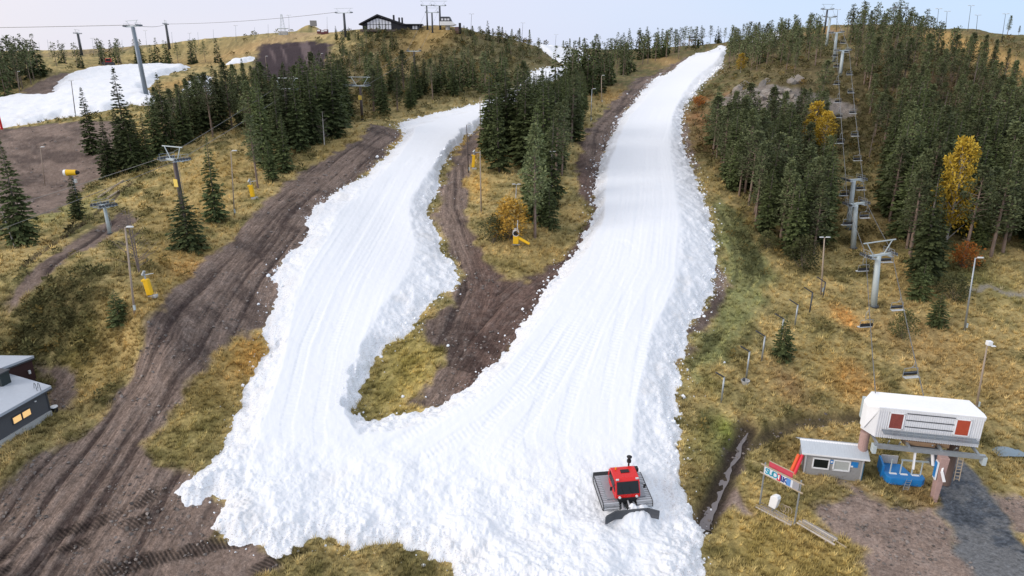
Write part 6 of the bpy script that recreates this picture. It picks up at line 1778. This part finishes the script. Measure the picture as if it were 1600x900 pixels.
MB().prism([(p.x, p.y) for p in q], 'z', -.32, -.155).build('fascia', MDGREY, t)
MB().prism([(cx_ + (p.x - cx_) * .97, cy_ + (p.y - cy_) * .93) for p in q], 'z', -6.5, -.325).build('wall', MRB, t)
MB().box((cx_ + (q[0].x - cx_) * .97 - .7, cy_ + (q[0].y - cy_) * .93 - .35, -1.5), (.2, .16, .4)).build('wall_lamp', MWHITE, t)
xy = tuple(hit(86, 643)[0]); t = thing('lidded_bin', 'black round bin with a white lid beside the grey house', 'bin', (*xy, ground_z(*xy)))
MB().tube((0, 0, -.1), (0, 0, .55), .30, .33, 16).build('barrel', MBLACK, t); MB().tube((0, 0, .55), (0, 0, .66), .37, .34, 16).build('lid', MWHITE, t)

# ---- on the crest: lodge, terminal, hut, cairn, mast
def crest(px, py): 
    p = hit(px, py)[0]; return float(p[0]), float(p[1]), ground_z(*p)
X, Y, Z = crest(612, 47)
sc = math.hypot(X, Y) / FPX * .96
t = thing('lodge', 'dark gabled lodge with a glazed front on top of the hill', 'lodge', (X, Y, Z - .6), .06)
def U(px): return (px - 612) * sc
MDK = mat_plain('dark_lodge_timber', (.022, .022, .028), .8, 0, .2, .5)
MB().prism([(U(569), 0), (U(640), 0), (U(640), 9.5 * sc), (U(592), 21 * sc), (U(569), 10 * sc)], 'y', 0, 16).build('wall', MDK, t)
MB().add([(U(564), -1.2, 9.2 * sc), (U(592), -1.2, 22 * sc), (U(592), 17, 22 * sc), (U(564), 17, 9.2 * sc), (U(564), -1.2, 11 * sc), (U(592), -1.2, 24.5 * sc), (U(592), 17, 24.5 * sc), (U(564), 17, 11 * sc)], [(3, 2, 1, 0), (4, 5, 6, 7), (0, 1, 5, 4), (1, 2, 6, 5), (2, 3, 7, 6), (3, 0, 4, 7)]).build('roof_slope', MDK, t)
MB().add([(U(592.1), -1.2, 22 * sc), (U(634), -1.2, 8 * sc), (U(634), 17, 8 * sc), (U(592.1), 17, 22 * sc), (U(592.1), -1.2, 24.5 * sc), (U(634), -1.2, 10.5 * sc), (U(634), 17, 10.5 * sc), (U(592.1), 17, 24.5 * sc)], [(3, 2, 1, 0), (4, 5, 6, 7), (0, 1, 5, 4), (1, 2, 6, 5), (2, 3, 7, 6), (3, 0, 4, 7)]).build('roof_slope', MDK, t)
MSKYG = mat_plain('bright_window_glass', (.70, .70, .74), .15, 0, .05, 1, 0, .8)
edges = [576, 580.5, 585, 589.5, 594, 598.5, 603, 607.5, 612]
for k in range(8):
    x0, x1 = edges[k], edges[k + 1]
    def ytop(px): return (10.5 + (px - 569) * .44 if px < 592 else 20.5 - (px - 592) * .30) * sc * .92
    for z0_, lo_h in ((3.5 * sc, None), (10.3 * sc, 1)):
        tl, tr_ = (9.6 * sc, 9.6 * sc) if lo_h is None else (max(ytop(x0 + .5), z0_ + .1), max(ytop(x1 - .5), z0_ + .1))
        tl, tr_ = min(tl, ytop(x0 + .5)), min(tr_, ytop(x1 - .5))
        if max(tl, tr_) - z0_ < .4: continue
        MB().prism([(U(x0 + .4), z0_), (U(x1 - .4), z0_), (U(x1 - .4), tr_), (U(x0 + .4), tl)], 'y', -.12, -.03).build('pane', MSKYG, t)
for px, w_, h_ in ((614.5, 2.6, 21), (622.5, 2.4, 17.5), (627, 2.4, 17.5)): MB().box((U(px), 5, h_ * sc / 2 + 2), (w_ * sc, w_ * sc, h_ * sc - 2)).build('chimney', MDK, t)
MB().box((U(643), 4, 5.2 * sc), (26 * sc, 9, 10.4 * sc - .6)).build('side_wing', MDK, t)
MB().box((U(644), 3.6, 10.2 * sc), (29 * sc, 11, 1.4 * sc)).build('wing_roof', MDK, t)
for px in (645, 649): MB().box((U(px), -.56, 6 * sc), (3 * sc, .1, 4.5 * sc)).build('pane', MSKYG, t)
MB().box((U(600), -2.2, 1.2 * sc), (66 * sc, 4.2, 2.6 * sc)).build('terrace', mat_plain('terrace_timber', (.11, .085, .075), .9), t)
X, Y, Z = crest(697, 46)
t = thing('lift_terminal', 'white and dark lift terminal on the crest right of the lodge', 'lift terminal', (X, Y, Z - .4), 0)
MB().tube((.8, 0, 0), (.8, 0, 2.2), 1.1, 1.1, 10).build('support', MCONG, t)
MB().prism([(-2.9, 2.2), (3.4, 2.2), (5.0, 2.6), (3.0, 4.0), (-2.9, 4.0)], 'y', -2, 6).build('housing', MWHITE, t, .1)
MB().prism([(-2.7, 4.03), (2.9, 4.03), (1.9, 6.2), (-2.1, 6.2)], 'y', -1.9, 5.5).build('hood', MDGREY, t, .08)
for xx in (-1.6, 0, 1.4): MB().box((xx, -1.97, 4.9), (1.0, .1, .9)).build('pane', MSKYG, t)
X, Y, Z = crest(716, 52)
t = thing('stone_hut', 'small dark hut with a chimney on the crest right of the lift terminal', 'hut', (X, Y, Z - .3), 0)
MB().box((-.6, 0, 1.7), (1.9, 2, 3.4)).build('wall', mat_plain('dull_red_wall', (.16, .10, .10), .9), t); MB().box((.9, 0, 2.6), (1.1, 1.2, 5.2)).build('chimney', MDK, t)
X, Y, Z = crest(490, 41)
t = tag(MB().box((0, 0, 1.6), (4.6, 3.5, 3.8)).build('stone_block', mat_plain('grey_block_stone', (.27, .26, .26), .9, 0, .2, .8, .05)), 'grey stone block on top of the cairn mound', 'stone block'); t.location = (X, Y, Z); t.rotation_euler = (0, 0, .2)
for k, px in enumerate((499, 505, 510)):
    X, Y, Z = crest(px, 53)
    t = thing('gondola_cabin', ('left', 'middle', 'right')[k] + ' of the three dark red cabins parked on the cairn mound', 'gondola cabin', (X, Y, Z), 0, 'cabins on the cairn mound')
    MB().box((0, 0, 1.2), (2.0, 1.9, 2.2)).build('cabin', mat_plain('dark_red_cabin', (.11, .03, .035), .6), t, .2); MB().box((0, -.96, 1.75), (1.5, .06, .8)).build('pane', MSKYG, t)
X, Y, Z = crest(443, 56)
t = thing('lattice_mast', 'faint pale lattice mast with a wide foot on the left skyline', 'mast', (X, Y, Z), 0)
m = MB(); Hm = 11.0
for a, b in ((-1, -1), (1, -1), (1, 1), (-1, 1)): m.beam((a * 1.5, b * 1.5, 0), (a * .3, b * .3, Hm), .10, .10)
for k in range(7):
    z_ = k * Hm / 7; w0 = 1.5 - 1.2 * k / 7; w1 = 1.5 - 1.2 * (k + 1) / 7; z1 = z_ + Hm / 7
    for s in (-1, 1):
        m.beam((-w0, s * w0, z_), (w1, s * w1, z1), .06, .06); m.beam((s * w0, w0, z_), (s * w1, -w1, z1), .06, .06)
m.build('lattice', MGREYP, t)
MB().box((0, 0, 3.4), (5.5, 3, .35)).build('platform', MGREYP, t); MB().box((0, 0, 1.0), (4.6, 2.6, 2.0)).build('base_building', MCONG, t)
X, Y, Z = crest(1081, 72)
t = thing('timber_hut', 'small dark open hut on the ridge beside the top of the run', 'hut', (X, Y, Z), 0)
for xx in (-2, 2): MB().box((xx, 0, 2.4), (.4, .4, 5)).build('post', MDWOOD, t)
MB().box((0, 0, 5.0), (6, 4, .4)).build('roof', MDK, t); MB().box((0, .8, 3.4), (4, 2, 1.0)).build('wall', MDWOOD, t)
# far vehicle and marker beside the upper left snow field
p = hit(171, 103)[0]; Z = ground_z(*p) + .4
t = thing('snow_groomer', 'distant red snow groomer at the top of the upper left snow field', 'snow groomer', (p[0], p[1], Z), .4)
for s in (-1, 1): MB().box((s * 1.5, 0, .5), (1.3, 4.2, 1.0)).build('track', MBLACK, t, .2)
MB().box((0, .2, 1.9), (2.3, 2.6, 1.9)).build('cab', MRED, t, .3); MB().box((0, -1.15, 2.2), (1.9, .1, .9)).build('windscreen', MGLASS, t); MB().box((0, -3.2, .8), (4.6, .3, 1.1)).build('blade', MDGREY, t)
p = hit(3, 202)[0]
t = thing('marker_post', 'red padded marker post at the left end of the upper snow field', 'marker post', (p[0], p[1], ground_z(*p)))
MB().tube((0, 0, 0), (0, 0, 3.6), .32, .26, 10).build('padding', MRED, t); MB().tube((0, 0, 3.6), (0, 0, 5.2), .08, .07, 8).build('post', MSTEEL, t)
# boulders of the pale cliff
rs2 = np.random.RandomState(9)
MROCK = mat_plain('pale_lichen_rock', (.27, .24, .21), .95, 0, .55, 1.2, .06)
BL = sorted([(rs2.uniform(1150, 1248), rs2.uniform(122, 168)) for _ in range(24)], key=lambda b: b[1])
BL = [(*b, r_, i) for r_ in range(4) for i, b in enumerate(sorted(BL[r_ * 6:r_ * 6 + 6]))]
for k, (px, py, row_, pos_i) in enumerate(BL):
    p = hit(px, py)[0]
    V, Fq = clod_template(100 + k, 1, .24)
    s_ = np.array([rs2.uniform(.8, 2.2), rs2.uniform(.7, 1.6), rs2.uniform(.9, 2.2)])
    o = link_mesh('boulder', raw_mesh('boulder', V * s_, Fq, MROCK)); o.location = (p[0], p[1], ground_z(*p) + .1); o.rotation_euler = (rs2.uniform(-.3, .3), rs2.uniform(-.3, .3), rs2.uniform(0, 6))
    tag(o, f"pale boulder in the cliff, {ORDN[pos_i] + ' from left' if pos_i else 'leftmost'} in its {('top', 'second', 'third', 'bottom')[row_]} row", 'boulder', 'boulders of the cliff')
# logs on the left trail
for k, (a, b) in enumerate([((154, 310), (193, 284)), ((168, 311), (186, 300))]):
    p0, p1 = [Vector((*hit(*q_)[0], 0)) for q_ in (a, b)]
    for p_ in (p0, p1): p_.z = ground_z(p_.x, p_.y) + .15
    tag(MB().tube(p0, p1, .22, .17, 8).build('log', MWOOD), ('long pale log lying along the muddy trail on the left', 'shorter log beside the long one on the left trail')[k], 'log')
